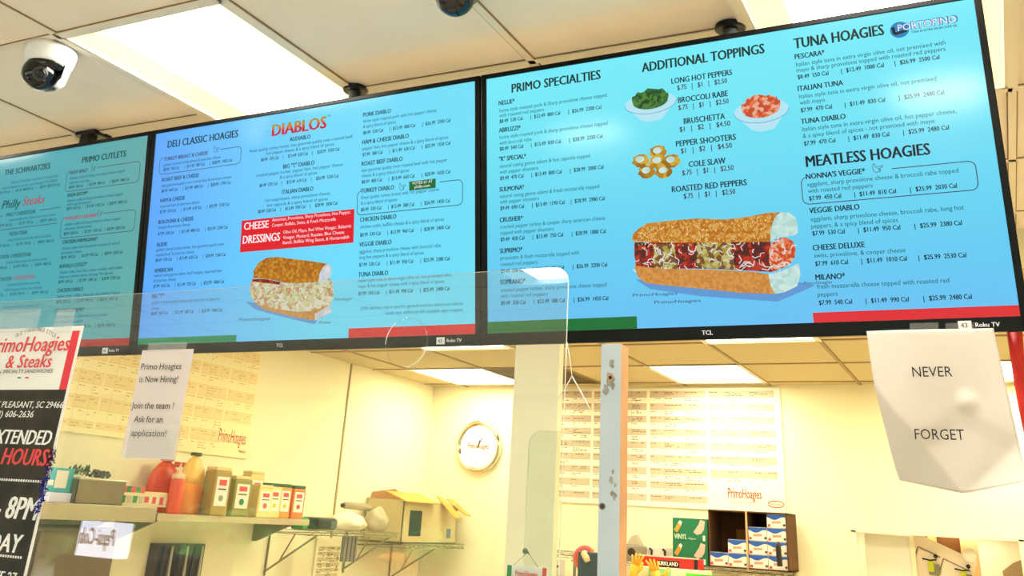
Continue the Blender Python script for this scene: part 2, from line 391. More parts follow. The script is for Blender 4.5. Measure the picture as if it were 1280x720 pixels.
ink = mat('display_ink_dark', (6, 6, 8), rough=.13, emit=(14, 22, 40), es=1)
inkg = mat('display_ink_darkgreen', (6, 6, 8), rough=.13, emit=(12, 40, 34), es=1)
inkp = mat('display_ink_plum', (6, 6, 8), rough=.13, emit=(66, 16, 58), es=1)
inkr = mat('display_ink_red', (6, 6, 8), rough=.13, emit=(176, 20, 44), es=1)
inkb = mat('display_ink_blue', (6, 6, 8), rough=.13, emit=(20, 74, 118), es=1)
inkt = mat('display_ink_teal', (6, 6, 8), rough=.13, emit=(24, 92, 104), es=1)
inkw = mat('display_ink_white', (6, 6, 8), rough=.13, emit=(250, 235, 240), es=1)
d_red = display('display_red', [(0, (226, 20, 40))]); d_red2 = display('display_red_bar', [(0, (222, 34, 50))]); d_green = display('display_green_bar', [(0, (14, 138, 92))])
d_flag = display('display_flag_green', [(0, (20, 110, 50))])

pitch = W + .0356
S1 = Screen(TO - TE*(W+.0362), 'leftmost wall menu screen with a teal picture listing cutlets and cheesesteaks', 1)
S2 = Screen(TO, 'middle wall menu screen, sky blue, with a halved sub and a red cheese panel', 2)
S3 = Screen(TO + TE*pitch, 'rightmost wall menu screen, cyan, with a sesame meatball sub and topping bowls', 3)
def menu(s, u, items, wname=.86, dcol=inkb, dk=.84, pk=.82, ncap=12.2, dcap=9.8, pcap=9.8):
    """items: (v of name baseline, name, [(v, text)], (v, [three prices]))"""
    for v, name, desc, price, *o in items:
        ncol = o[0] if o else ink
        if name: s.txt(name, u, v, ncap, ncol, xs=wname, bold=.03)
        for dv, t_ in desc: s.txt(t_, u+1, dv, dcap, dcol, xs=dk, bold=.005)
        if price:
            pv, ps = price
            for du, p_ in zip((2, 92, 102, 198, 208) if len(ps) == 5 else (2,), ps): s.txt(p_, u+du*s.pw, pv, pcap, ink, xs=pk, bold=.024)
def pr(v, a, b, c): return (v, [a, '|', b, '|', c])

# ---- right screen
s = S3; s.pw = 1.0
def H_(s, t_, u, v, cap, width, m=inkg): s.txt(t_, u, v, cap, m, width=width, bold=.03)
H_(s, 'PRIMO SPECIALTIES', 78, 50, 24, 256)
s.pw = 1.03
menu(s, 38, [
 (80, 'NELLIE*', [(100, 'home style roasted pork & Sharp provolone cheese topped'), (114, 'with roasted red peppers')], pr(130, '$8.49  530 Cal', '$12.49  800 Cal', '$26.99  2200 Cal')),
 (156, 'ABRUZZI*', [(174, 'home style roasted pork & sharp provolone cheese topped'), (190, 'with broccoli rabe')], pr(206, '$8.49  540 Cal', '$13.49  830 Cal', '$28.99  2250 Cal')),
 (235, '"R" SPECIAL*', [(253, 'natural casing genoa salami & hot capicola topped'), (269, 'with pepper shooters')], pr(286, '$9.49  470 Cal', '$13.49  800 Cal', '$28.99  2000 Cal')),
 (317, 'SULMONA*', [(334, 'natural casing genoa salami & fresh mozzarella topped'), (349, 'with pepper shooters')], pr(366, '$9.49  690 Cal', '$13.49  1190 Cal', '$28.99  2980 Cal')),
 (398, 'CRUSHER*', [(415, 'cracked pepper turkey & cooper sharp american cheese'), (431, 'topped with pepper shooters')], pr(448, '$9.49  430 Cal', '$13.49  750 Cal', '$28.99  1880 Cal')),
 (479, 'SUPRIMO*', [(496, 'prosciutto & fresh mozzarella topped with'), (512, 'roasted red peppers')], pr(530, '$9.49  530 Cal', '$12.49  880 Cal', '$26.99  2200 Cal')),
 (559, 'SOPRANO*', [(578, 'cracked pepper turkey, sharp provolone cheese topped'), (593, 'with roasted red peppers')], pr(611, '$9.49  350 Cal', '$12.49  580 Cal', '$26.99  1450 Cal')),
], dcol=inkt, wname=.80, dk=.90)
H_(s, 'ADDITIONAL TOPPINGS', 447, 50, 24, 306)
for t_, v, w_, p_ in (('LONG HOT PEPPERS', 92, 151, '$.75   |   $1   |   $2.50'), ('BROCCOLI RABE', 143, 123, '$.75   |   $1   |   $2.50'), ('BRUSCHETTA', 198, 101, '$1   |   $2   |   $4.50'),
                      ('PEPPER SHOOTERS', 252, 146, '$1   |   $2   |   $4.50'), ('COLE SLAW', 306, 89, '$.75   |   $1   |   $2.50'), ('ROASTED RED PEPPERS', 363, 180, '$.75   |   $1   |   $2.50')):
    s.txt(t_, 597, v, 14, ink, width=w_, align='C', bold=.028); s.txt(p_, 597, v+18, 12, inkp, width=124, align='C', bold=.02)
H_(s, 'TUNA HOAGIES', 823, 51, 25, 198)
s.pw = 1.08
menu(s, 822, [
 (77, 'PESCARA*', [(95, 'Italian style tuna in extra virgin olive oil, not premixed with'), (109, 'mayo & sharp provolone topped with roasted red peppers')], pr(126, '$8.49  550 Cal', '$12.49  1000 Cal', '$26.99  2500 Cal')),
 (155, 'ITALIAN TUNA', [(173, 'Italian style tuna in extra virgin olive oil, not premixed'), (188, 'with mayo')], pr(206, '$7.99  470 Cal', '$11.49  830 Cal', '$25.99  2480 Cal')),
 (234, 'TUNA DIABLO', [(251, 'Italian style tuna in extra virgin olive oil, hot pepper cheese,'), (267, '& a spicy blend of spices - not premixed with mayo')], pr(285, '$7.99  470 Cal', '$11.49  830 Cal', '$25.99  2480 Cal')),
 (363, "NONNA'S VEGGIE*", [(380, 'eggplant, sharp provolone cheese & broccoli rabe topped'), (395, 'with roasted red peppers')], pr(412, '$7.99  450 Cal', '$11.49  810 Cal', '$25.99  2030 Cal')),
 (441, 'VEGGIE DIABLO', [(459, 'eggplant, sharp provolone cheese, broccoli rabe, long hot'), (475, 'peppers, & a spicy blend of spices')], pr(491, '$7.99  530 Cal', '$11.49  950 Cal', '$25.99  2380 Cal')),
 (524, 'CHEESE DELUXE', [(540, 'swiss, provolone, & cooper cheese')], pr(558, '$7.99  610 Cal', '$11.49  1010 Cal', '$25.99  2530 Cal')),
 (589, 'MILANO*', [(608, 'fresh mozzarella cheese topped with roasted red'), (625, 'peppers')], pr(643, '$7.99  540 Cal', '$11.49  990 Cal', '$25.99  2480 Cal')),
], dcol=inkt, wname=.84, dk=.935)
H_(s, 'MEATLESS HOAGIES', 825, 335, 25, 259, ink)
s.rbox(810, 358, 1168, 420, 815, 1004, inkp); s.hand(972, 356, inkp)
s.rect('menu_panel#0', 0, 652, 403, H*1000, d_flag); s.rect('menu_panel#809', 809, 659, W*1000, H*1000, d_red2)
# olive-oil tuna badge
d_sea = display('display_badge_blue', [(0, (20, 130, 190))])
s.poly('badge_picture', [(1054+20*math.cos(a*.314), 45+19*math.sin(a*.314)) for a in range(20)], d_sea)
s.poly('badge_picture', [(1040, 50), (1068, 46), (1070, 52), (1044, 57)], ink, OFF+.0003); s.poly('badge_picture', [(1037, 38), (1044, 36), (1046, 52), (1040, 54)], ink, OFF+.0003)
s.txt('PORTOFINO', 1049, 49, 18, d_sea, width=124, bold=.05); s.txt('PORTOFINO', 1051, 48, 15, inkw, width=120, d=.0022)
s.txt('TUNA IN EXTRA VIRGIN OLIVE OIL', 1077, 58, 5.5, ink, width=94, bold=.01)

# ---- middle screen
s = S2; s.pw = 1.03
H_(s, 'DELI CLASSIC HOAGIES', 58, 54, 23, 301)
menu(s, 46, [
 (97, 'TURKEY BREAST & CHEESE', [(115, 'golden roasted turkey breast & american cheese')], pr(131, '$8.49  350 Cal', '$13.49  580 Cal', '$28.99  1450 Cal'), inkp),
 (166, 'ROAST BEEF & CHEESE', [(184, 'lean gourmet quality oven roasted beef & american cheese')], pr(202, '$8.49  450 Cal', '$13.49  680 Cal', '$28.99  1790 Cal')),
 (234, 'HAM & CHEESE', [(252, 'imported ham & american cheese')], pr(270, '$7.99  370 Cal', '$11.49  610 Cal', '$25.99  1530 Cal')),
 (304, 'BOLOGNA & CHEESE', [(320, 'bologna & american cheese')], pr(341, '$7.99  530 Cal', '$11.49  880 Cal', '$25.99  2200 Cal')),
 (377, 'AUDIE', [(392, 'golden roasted turkey breast, lean gourmet quality oven'), (408, 'roasted beef, & american cheese')], pr(425, '$8.49  370 Cal', '$13.49  620 Cal', '$28.99  1560 Cal')),
 (459, 'AMERICAN', [(473, 'natural casing genoa salami, beef bologna, imported ham'), (489, '& american cheese')], pr(507, '$7.99  410 Cal', '$11.49  720 Cal', '$25.99  1800 Cal')),
 (539, 'BIG "T"', [(557, 'golden roasted turkey breast, imported ham & american'), (575, 'cheese')], pr(591, '$8.49  360 Cal', '$12.49  580 Cal', '$26.99  1460 Cal')),
], wname=.90, dk=.87)
s.rbox(28, 86, 376, 141, 33, 287, inkp); s.hand(268, 86, inkp)
d_dia = display('display_logo_red', [(.640, (196, 14, 44)), (.656, (204, 24, 36)), (.669, (206, 130, 30)), (.681, (70, 150, 50))], axis='Z')
s.txt('DIABLOS', 498, 69, 36, d_dia, width=205, bold=.045); s.txt('™', 705, 42, 12, d_green, bold=0)
for v, t_, w_ in ((94, 'AUDIABLO', 78), (176, 'BIG "T" DIABLO', 118), (254, 'ITALIAN DIABLO', 117)): s.txt(t_, 607, v, 12.5, ink, width=w_, align='C', bold=.03)
for v, t_, w_ in ((111, 'finest quality turkey breast, lean gourmet quality oven roasted beef,', 391), (126, 'hot pepper cheese & a spicy blend of spices', 257), (191, 'cracked pepper turkey, pepper ham, hot pepper cheese', 325), (206, '& a spicy blend of spices', 140),
                  (272, 'hot soppressata, sharp provolone cheese,', 243), (288, 'hot capicola & a spicy blend of spices', 226)): s.txt(t_, 607, v, 9.8, inkb, width=w_, align='C', bold=.005)
for v, t_ in ((144, '$8.49  370 Cal     |     $13.49  620 Cal     |     $28.99  1550 Cal'), (224, '$8.49  370 Cal     |     $12.49  610 Cal     |     $26.99  1530 Cal'), (304, '$8.49  530 Cal     |     $13.49  970 Cal     |     $28.99  2430 Cal')): s.txt(t_, 607, v, 9.8, ink, width=295, align='C', bold=.026)
s.rect('menu_panel#397', 397, 322, 816, 418, d_red)
s.txt('CHEESE', 408, 351, 22, inkw, width=95, bold=.03); s.txt('DRESSINGS', 407, 393, 24, inkw, width=142, bold=.03)
for u, v, t_, w_ in ((516, 334, 'American, Provolone, Sharp Provolone, Hot Pepper,', 288), (516, 350, 'Cooper, Buffalo, Swiss, & Fresh Mozzarella', 236), (561, 374, 'Olive Oil, Mayo, Red Wine Vinegar, Balsamic', 246), (561, 390, 'Vinegar, Mustard, Russian, Blue Cheese', 222), (561, 405, 'Ranch, Buffalo Wing Sauce, & Horseradish', 240)):
    s.txt(t_, u, v, 9.5, inkw, width=w_)
menu(s, 837, [
 (53, 'PORK DIABLO', [(71, 'home style roasted pork with hot pepper cheese'), (87, '& spicy blend of spices')], pr(106, '$8.49  530 Cal', '$12.49  880 Cal', '$26.99  2200 Cal')),
 (135, 'HAM & CHEESE DIABLO', [(153, 'pepper ham, hot pepper cheese & a spicy blend of spices')], pr(171, '$7.99  380 Cal', '$11.49  630 Cal', '$25.99  1550 Cal')),
 (199, 'ROAST BEEF DIABLO', [(217, 'lean gourmet quality oven roasted beef with hot pepper'), (233, 'cheese & a spicy blend of spices')], pr(251, '$8.49  400 Cal', '$13.49  660 Cal', '$28.99  1650 Cal')),
 (278, 'TURKEY DIABLO', [(296, 'finest quality turkey breast with hot pepper cheese'), (312, '& a spicy blend of spices')], pr(331, '$8.49  350 Cal', '$12.49  580 Cal', '$26.99  1450 Cal')),
 (361, 'CHICKEN DIABLO', [(380, 'chicken cutlet, buffalo cheese & a spicy blend of spices')], pr(403, '$8.99  530 Cal', '$13.99  960 Cal', '$28.99  2400 Cal')),
 (431, 'VEGGIE DIABLO', [(450, 'eggplant, sharp provolone cheese with broccoli rabe,'), (466, 'long hot peppers & a spicy blend of spices')], pr(487, '$7.99  530 Cal', '$11.49  950 Cal', '$25.99  2380 Cal')),
 (515, 'TUNA DIABLO', [(530, 'Italian style tuna in extra virgin olive oil, not premixed with'), (546, 'mayo & hot pepper cheese with a spicy blend of spices')], pr(566, '$7.99  550 Cal', '$11.49  990 Cal', '$25.99  2480 Cal')),
], wname=.85, dk=.875)
s.rbox(825, 272, 1171, 341, 832, 1100, ink); s.hand(974, 276, ink)
s.rect('menu_panel#1000', 1000, 261, 1086, 287, d_flag); s.txt('VOTED #1 AT', 1043, 271, 8, inkw, width=66, align='C', bold=.01); s.txt('philly.com', 1043, 282, 8, inkw, width=50, align='C', bold=.01)
s.txt('2,000 calories a day is used for general nutrition advice but calorie', 846, 606, 9, inkb, width=326); s.txt('needs vary, additional info available upon request', 930, 622, 9, inkb, width=243)
s.rect('menu_panel#0', 0, 661, 404, H*1000, d_green); s.rect('menu_panel#809', 809, 655, W*1000, H*1000, d_red2)

# ---- left screen
s = S1; s.pw = 1.02
H_(s, 'THE SCHWARTZIES', 493, 62, 20, 244); H_(s, 'PRIMO CUTLETS', 901, 61, 21, 212)
for v, t_ in ((97, 'Choice of corned beef, roast beef, or turkey breast'), (114, 'swiss & coleslaw on rye with russian dressing *NO SPREAD')): s.txt(t_, 784, v, 9.6, inkb, xs=.86, align='R')
s.txt('$8.99  570 Cal     |     $13.49  880/970 Cal     |     $28.99  2200/2730 Cal', 798, 130, 9.6, ink, xs=.8, align='R', bold=.018)
s.txt('Philly', 500, 187, 30, inkg, width=98, bold=.01, shear=.3); s.txt('Steaks', 612, 184, 30, inkr, width=112, bold=.01, shear=.3)
s.stroke('menu_rule#1', [(705, 209), (815, 207)], 2, inkp); s.stroke('menu_rule#2', [(380, 214), (512, 212)], 2, inkp); s.stroke('menu_rule#3', [(380, 264), (808, 262)], 2, inkp)
def ctr(v, t_, w_, m=ink, u=610): s.txt(t_, u, v, 12.5, m, width=w_, align='C', bold=.02)
ctr(217, 'PHILLY CHEESESTEAK', 158)
ctr(288, 'PIZZA STEAK', 95)
for v, t_ in ((235, 'chopped quality sirloin tip beef with american cheese'), (307, 'chopped sirloin tip with pizza sauce & mozzarella'), (387, 'all white chicken breast with american cheese'), (466, 'marinated grilled chicken breast with'), (483, 'buffalo wing sauce & bleu cheese dressing'), (543, 'mushroom, fried onion, with choice of'), (560, 'sweet peppers or long hot peppers')):
    s.txt(t_, 610+60, v, 9.6, inkb, xs=.82, align='C')
for v in (252, 326, 404, 500): s.txt('$9.99  560 Cal     |     $13.99  770 Cal     |     $28.99  1860 Cal', 610+40, v, 9.6, ink, width=300, align='C', bold=.02)
s.txt('CHICKEN', 494, 367, 12.5, ink, width=80, bold=.02); s.txt('CHEESESTEAK', 584, 367, 12.5, inkg, width=108, bold=.02)
s.txt('BUFFALO CHICKEN', 470, 446, 12.5, ink, width=132, bold=.02); s.txt('CHEESESTEAK', 612, 446, 12.5, inkr, width=114, bold=.02)
menu(s, 846, [
 (95, 'BADA BING*', [(114, 'chicken cutlet & sharp provolone cheese topped'), (130, 'with broccoli rabe')], pr(146, '$8.99  530 Cal', '$13.99  980 Cal', '$28.99  2480 Cal'), inkp),
 (175, 'BADA BOOM*', [(193, 'chicken cutlet & Sharp provolone cheese topped'), (206, 'with long hot peppers')], pr(221, '$8.99  620 Cal', '$13.49  1150 Cal', '$28.99  2890 Cal')),
 (256, 'WHACKED CHICKEN*', [(275, 'chicken cutlet & Sharp provolone cheese topped'), (290, 'with pesto & bruschetta')], pr(307, '$8.99  650 Cal', '$13.99  1130 Cal', '$28.99  2820 Cal'), inkr),
 (337, 'CHICKEN PARMIGIANA*', [(357, 'chicken cutlet with homemade marinara & melted'), (372, 'provolone cheese')], pr(388, '$8.99  540 Cal', '$13.99  970 Cal', '$28.99  2420 Cal')),
 (419, 'BUFFALO CUTLET*', [(438, 'chicken cutlet, fresh bleu cheese crumbles with buffalo'), (453, 'wing sauce & bleu cheese dressing *No Spread')], pr(470, '$8.99  630 Cal', '$13.99  1180 Cal', '$28.99  2730 Cal')),
 (500, 'CHICKEN DIABLO', [(518, 'chicken cutlet, buffalo cheese & a spicy blend of spices')], pr(537, '$8.99  570 Cal', '$13.99  990 Cal', '$28.99  2450 Cal')),
 (567, 'CHICKEN SUPREME*', [(586, 'chicken cutlet with mozzarella cheese topped'), (602, 'with roasted red peppers')], pr(620, '$8.99  550 Cal', '$13.99  980 Cal', '$28.99  2460 Cal')),
], wname=.88, dk=.97, dcap=9.6)
s.rbox(829, 85, 1184, 155, 836, 980, inkp); s.hand(958, 88, inkp); s.rbox(829, 247, 1184, 317, 836, 1030, inkp); s.hand(1012, 248, inkp)
s.rect('menu_panel#0', 0, 660, 404, H*1000, d_green); s.rect('menu_panel#808', 808, 658, W*1000, H*1000, display('display_dim_red', [(0, (178, 24, 36))]))

# ---- the displayed food
d_crust = speckle('display_sesame_crust', (182, 108, 30), (202, 130, 44), (212, 160, 80), 190)
d_crust2 = speckle('display_plain_crust', (178, 112, 28), (200, 138, 44), (166, 96, 24), 120)
d_crumb = speckle('display_crumb', (190, 222, 216), (176, 212, 208), (204, 228, 220), 90)
d_crumb2 = speckle('display_crumb_pale', (206, 206, 214), (222, 218, 220), (196, 196, 208), 70)
d_meat = speckle('display_meat', (150, 24, 30), (84, 30, 36), (186, 50, 40), 110)
d_meat2 = speckle('display_cheese_melt', (170, 150, 60), (120, 74, 46), (190, 180, 120), 110)
d_tuna = speckle('display_tuna_filling', (206, 196, 150), (196, 150, 110), (222, 214, 190), 95)
d_lowbun = speckle('display_low_bun', (206, 138, 66), (212, 148, 78), (198, 128, 58), 170)
d_green2 = speckle('display_greens', (18, 66, 30), (40, 104, 44), (70, 128, 50), 130)
d_salsa = speckle('display_salsa', (200, 70, 40), (226, 110, 70), (224, 170, 140), 130)
d_pep = speckle('display_peppers', (176, 130, 30), (206, 164, 50), (150, 104, 24), 80)
d_dish = display('display_dish_white', [(0, (176, 226, 240))]); d_shred = display('display_shred_white', [(0, (226, 226, 226))])
d_tom = display('display_tomato', [(0, (214, 70, 40))]); d_let = display('display_lettuce', [(0, (170, 190, 70))]); d_ham = display('display_ham', [(0, (196, 110, 110))])
d_soft = display('display_soft_shadow', [(0, (96, 150, 210))])
FOOD = {'bun': [(399, 473), (404, 455), (420, 443), (440, 433), (499, 431), (564, 431), (631, 439), (686, 437), (725, 432), (761, 433), (750, 438), (740, 453), (733, 474), (730, 498), (627, 492), (515, 485), (457, 480)],
 'end': [(761, 433), (778, 436), (791, 448), (794, 465), (793, 482), (784, 488), (766, 489), (745, 489), (733, 498), (731, 488), (735, 467), (742, 450), (752, 438)],
 'fill': [(406, 476), (731, 498), (729, 566), (659, 558), (586, 550), (512, 546), (454, 541), (407, 534), (404, 506)],
 'ball': [(734, 501), (749, 491), (766, 491), (781, 501), (785, 520), (781, 537), (768, 552), (750, 560), (729, 566), (724, 544), (726, 516)],
 'low': [(403, 532), (473, 544), (586, 552), (687, 563), (720, 570), (723, 593), (732, 615), (655, 609), (569, 596), (483, 584), (429, 575), (410, 559)],
 'lowend': [(720, 570), (746, 567), (789, 550), (790, 576), (781, 600), (753, 612), (732, 615), (723, 597)],
 'b2': [(456, 498), (456, 476), (472, 455), (502, 441), (547, 441), (597, 450), (651, 458), (690, 465), (729, 472), (715, 479), (704, 494), (699, 522), (650, 523), (587, 520), (542, 510), (491, 501)],
 'e2': [(729, 472), (741, 479), (744, 496), (740, 511), (717, 515), (699, 522), (702, 498), (713, 481)],
 'f2': [(452, 499), (496, 502), (587, 520), (655, 523), (699, 522), (738, 513), (750, 534), (754, 564), (743, 586), (702, 602), (631, 602), (557, 593), (491, 581), (465, 568), (445, 542), (446, 519)],
 'l2': [(473, 575), (557, 593), (631, 603), (688, 602), (743, 587), (749, 608), (726, 618), (692, 629), (632, 620), (558, 604), (502, 591)]}
s = S3; N = 'sub_picture'
s.poly(N, [(405, 566), (440, 590), (560, 612), (735, 632), (790, 612), (820, 600), (780, 590), (500, 570)], d_soft)
for k, m, d in (('fill', d_meat, .0014), ('low', d_lowbun, .0016), ('lowend', d_crumb, .0018), ('ball', d_salsa, .0020), ('bun', d_crust, .0022), ('end', d_crumb, .0024)): s.poly(N, FOOD[k], m, d)
for a, b in ((455, 505), (560, 640)): s.poly(N, [(a, 484), (b, 487), (b+6, 556), (a-4, 545)], d_meat2, .00145)
R = random.Random(3)
for k in range(95):
    u, v = R.uniform(408, 775), R.uniform(484, 556); a = R.uniform(0, 6.28); l = R.uniform(5, 17)
    s.stroke(N, [(u, v), (u+l*math.cos(a), v+l*math.sin(a)*.9), (u+l*1.6*math.cos(a+.5), v+l*1.4*math.sin(a+.5))], R.uniform(1.2, 2.4), d_shred, .0022 if u > 725 else .0015)
for k in range(260):
    u, v = R.uniform(415, 735), R.uniform(436, 492)
    if v < 436+ (12 if u < 440 else 4): continue
    s.stroke(N, [(u, v), (u+R.uniform(-2, 2), v+R.uniform(2, 3.4))], 1.6, display('display_sesame_seed', [(0, (240, 214, 150))]), .0026)
def bowl(s, cu, cv, w_, h_, m):
    N = 'bowl_picture#%d' % cu
    el = lambda ku, kv, dv, a0=0, a1=360: [(cu+w_*ku*math.cos(math.radians(t_)), cv+dv+h_*kv*math.sin(math.radians(t_))) for t_ in range(a0, a1, 12)]
    s.poly(N, el(.5, .34, 0), d_dish, .0013)
    s.poly(N, [(cu-w_*.46, cv+h_*.08), (cu+w_*.46, cv+h_*.08), (cu+w_*.2, cv+h_*.56), (cu-w_*.05, cv+h_*.6), (cu-w_*.2, cv+h_*.52)], d_dish, .0014)
    s.poly(N, [(u, v-(8*abs(math.sin(u*1.7)) if v < cv else 0)) for u, v in el(.36, .30, -8)], m, .0017)
    s.stroke(N, el(.5, .34, 0, 0, 182), 1.5, d_soft, .0015)
bowl(s, 464, 133, 134, 80, d_green2); bowl(s, 734, 190, 128, 84, d_salsa)
N = 'pepper_picture'
for cu, cv in ((432, 277), (477, 260), (475, 284), (446, 306), (489, 310), (510, 286)):
    s.poly(N, [(cu+22*math.cos(t_*.42)*(1+.15*math.sin(3*t_)), cv+17*math.sin(t_*.42)) for t_ in range(15)], d_pep, .0014+cu*1e-7)
    s.poly(N, [(cu-2+11*math.cos(t_*.42), cv-4+8*math.sin(t_*.42)) for t_ in range(15)], d_crumb, .0017+cu*1e-7)
for t_, u, v, wd in (('PrimoHoagies', 395, 606, 110), ('PrimoHoagies', 448, 625, 112), ('PrimoHoagies', 795, 598, 60)): s.txt(t_, u, v, 7, inkp, width=wd, shear=.3)
s = S2; N = 'sub_picture'
s.poly(N, [(430, 566), (470, 590), (560, 612), (690, 640), (700, 630), (560, 600), (470, 570)], d_soft)
for k, m, d in (('f2', d_tuna, .0014), ('l2', d_lowbun, .0015), ('b2', d_crust2, .0022), ('e2', d_crumb2, .0024)): s.poly(N, FOOD[k], m, d)
s.poly(N, [(692, 629), (749, 608), (743, 587), (715, 600), (690, 612)], d_crumb2, .0016)
for k in range(190):
    u = R.uniform(452, 748); lo = 506 + max(0, min(1, (u-480)/110))*18; hi = 566 + max(0, min(1, (u-470)/180))*32 - max(0, (u-700))*.35
    v = R.uniform(lo, hi); a = R.uniform(0, 6.28); l = R.uniform(4, 11)
    s.stroke(N, [(u, v), (u+l*math.cos(a), v+l*math.sin(a)*.8)], R.uniform(2, 4.2), R.choice([d_shred, d_tuna, d_let, d_let, d_tom, d_ham, d_shred]), .0018)
s.poly(N, [(452, 501), (500, 503), (560, 515), (556, 522), (455, 508)], d_meat, .0019)
for t_, u, v, wd in (('PrimoHoagies', 410, 622, 118), ('PrimoHoagies', 756, 578, 60), ('Primo', 706, 640, 40)): s.txt(t_, u, v, 9, inkp, width=wd, shear=.3)
for S in (S1, S2, S3): S.brand()
S1.finish(display('display_teal', [(-.6, (66, 160, 176)), (.2, (72, 168, 178)), (.6, (96, 168, 168))]), True)
S2.finish(display('display_sky', [(-.6, (92, 168, 252)), (-.25, (104, 196, 254)), (.1, (112, 218, 252)), (.6, (112, 222, 248))]), True)
S3.finish(display('display_cyan', [(.03, (104, 190, 242)), (.25, (104, 208, 242)), (.5, (108, 226, 244)), (.71, (116, 234, 250))], axis='Z'), True)

# screen hangers: plate, pole, arm
m_pole = mat('hanger_black', (22, 24, 26), rough=.35, metal=.3); m_pole2 = mat('hanger_grey', (92, 96, 92), rough=.35, metal=.4)
for xx, lab, sq in ((-2.835, 'square black ceiling hanger above the teal leftmost screen', True), (-1.668, 'round grey ceiling hanger above the middle screen', False), (-.492, 'round grey ceiling hanger above the rightmost screen', False)):
    yy = 2.172
    t = thing('screen_hanger', (xx, yy, ZF), lab, 'ceiling mount', 'screen hangers')
    if sq:
        MB().box((xx-.05, yy-.02, ZF-.012), (xx+.05, yy+.06, ZF+.003), m_pole).build('ceiling_plate', t, bevel=.002)
        MB().box((xx-.022, yy-.018, EYE+1.0), (xx+.022, yy+.02, ZF-.01), m_pole).build('pole', t, bevel=.002)
    else:
        MB().lathe([(.036, 0), (.04, .004), (.04, .013)], (xx, yy, ZF-.010), m_pole).build('ceiling_plate', t)
        MB().tube([(xx, yy, EYE+1.0), (xx, yy, ZF-.008)], .019, m_pole2, n=16).build('pole', t, smooth=True)
    MB().box((xx-.10, 2.156, EYE+.985), (xx+.10, 2.188, EYE+1.03), m_pole).build('bracket', t)

# ceiling cameras
m_camw = mat('camera_white', (240, 240, 240), rough=.3); m_camb = mat('camera_black', (6, 6, 8), rough=.08, spec=.6); m_camg = mat('camera_grey', (150, 150, 150), rough=.2, metal=.5)
c0 = P(66, 61, z=ZF)
t = thing('dome_camera', c0, 'white ceiling dome camera with a black eye, left of the lit panel', 'security camera')
MB().lathe([(.070, -.003), (.072, -.016), (.067, -.05), (.060, -.058), (.056, -.06)], c0, m_camw, n=32).build('housing', t, smooth=True)
eye = c0 + Vector((-.006, -.014, -.086))
MB().lathe([(.058, .022), (.058, .012), (.055, .0), (.050, -.006)], c0 + Vector((0, 0, -.074)), m_camb, n=32).build('ring', t, smooth=True)
MB().ball(eye, .050, m_camb, n=24).build('lens_ball', t, smooth=True)
sh = MB(); n = 20                                  # white shroud behind the ball, open towards the room
for i in range(n):
    a0, a1 = [math.radians(12 + 205*q/n) for q in (i, i+1)]
    for z0, z1, r0, r1 in ((-.060, -.100, .060, .055), (-.100, -.124, .055, .036)):
        sh.quad([c0+Vector((r0*math.cos(a0), r0*math.sin(a0), z0)), c0+Vector((r0*math.cos(a1), r0*math.sin(a1), z0)), c0+Vector((r1*math.cos(a1), r1*math.sin(a1), z1)), c0+Vector((r1*math.cos(a0), r1*math.sin(a0), z1))], m_camw)
so_ = sh.build('shroud', t, smooth=True); md = so_.modifiers.new('wall', 'SOLIDIFY'); md.thickness = .003
dv = (Vector((0, 0, EYE))-eye).normalized(); MM = dv.to_track_quat('Z', 'Y').to_matrix().to_4x4()
MB().lathe([(.022, .041), (.020, .0475), (.017, .049), (.015, .050), (.012, .0505), (.006, .0507)], eye, mat('lens_ring', (44, 46, 50), rough=.3), n=24, M=MM).build('lens_bezel', t, smooth=True)
MB().lathe([(.0145, .0505), (.010, .052), (.002, .053)], eye, m_camb, n=20, M=MM).build('lens', t, smooth=True)
c1 = P(570, -15, z=ZF)
t = thing('dome_camera', c1, 'black glossy dome camera at the top edge, above the middle screen', 'security camera')
MB().lathe([(.062, -.003), (.064, -.012), (.060, -.022), (.052, -.026)], c1, mat('camera_olive', (120, 120, 96), rough=.4), n=28).build('housing', t, smooth=True)
MB().lathe([(.050*math.cos(math.radians(a)), -.024-.052*math.sin(math.radians(a))) for a in range(0, 90, 9)] + [(.001, -.076)], c1, m_camb, n=28).build('dome', t, smooth=True)

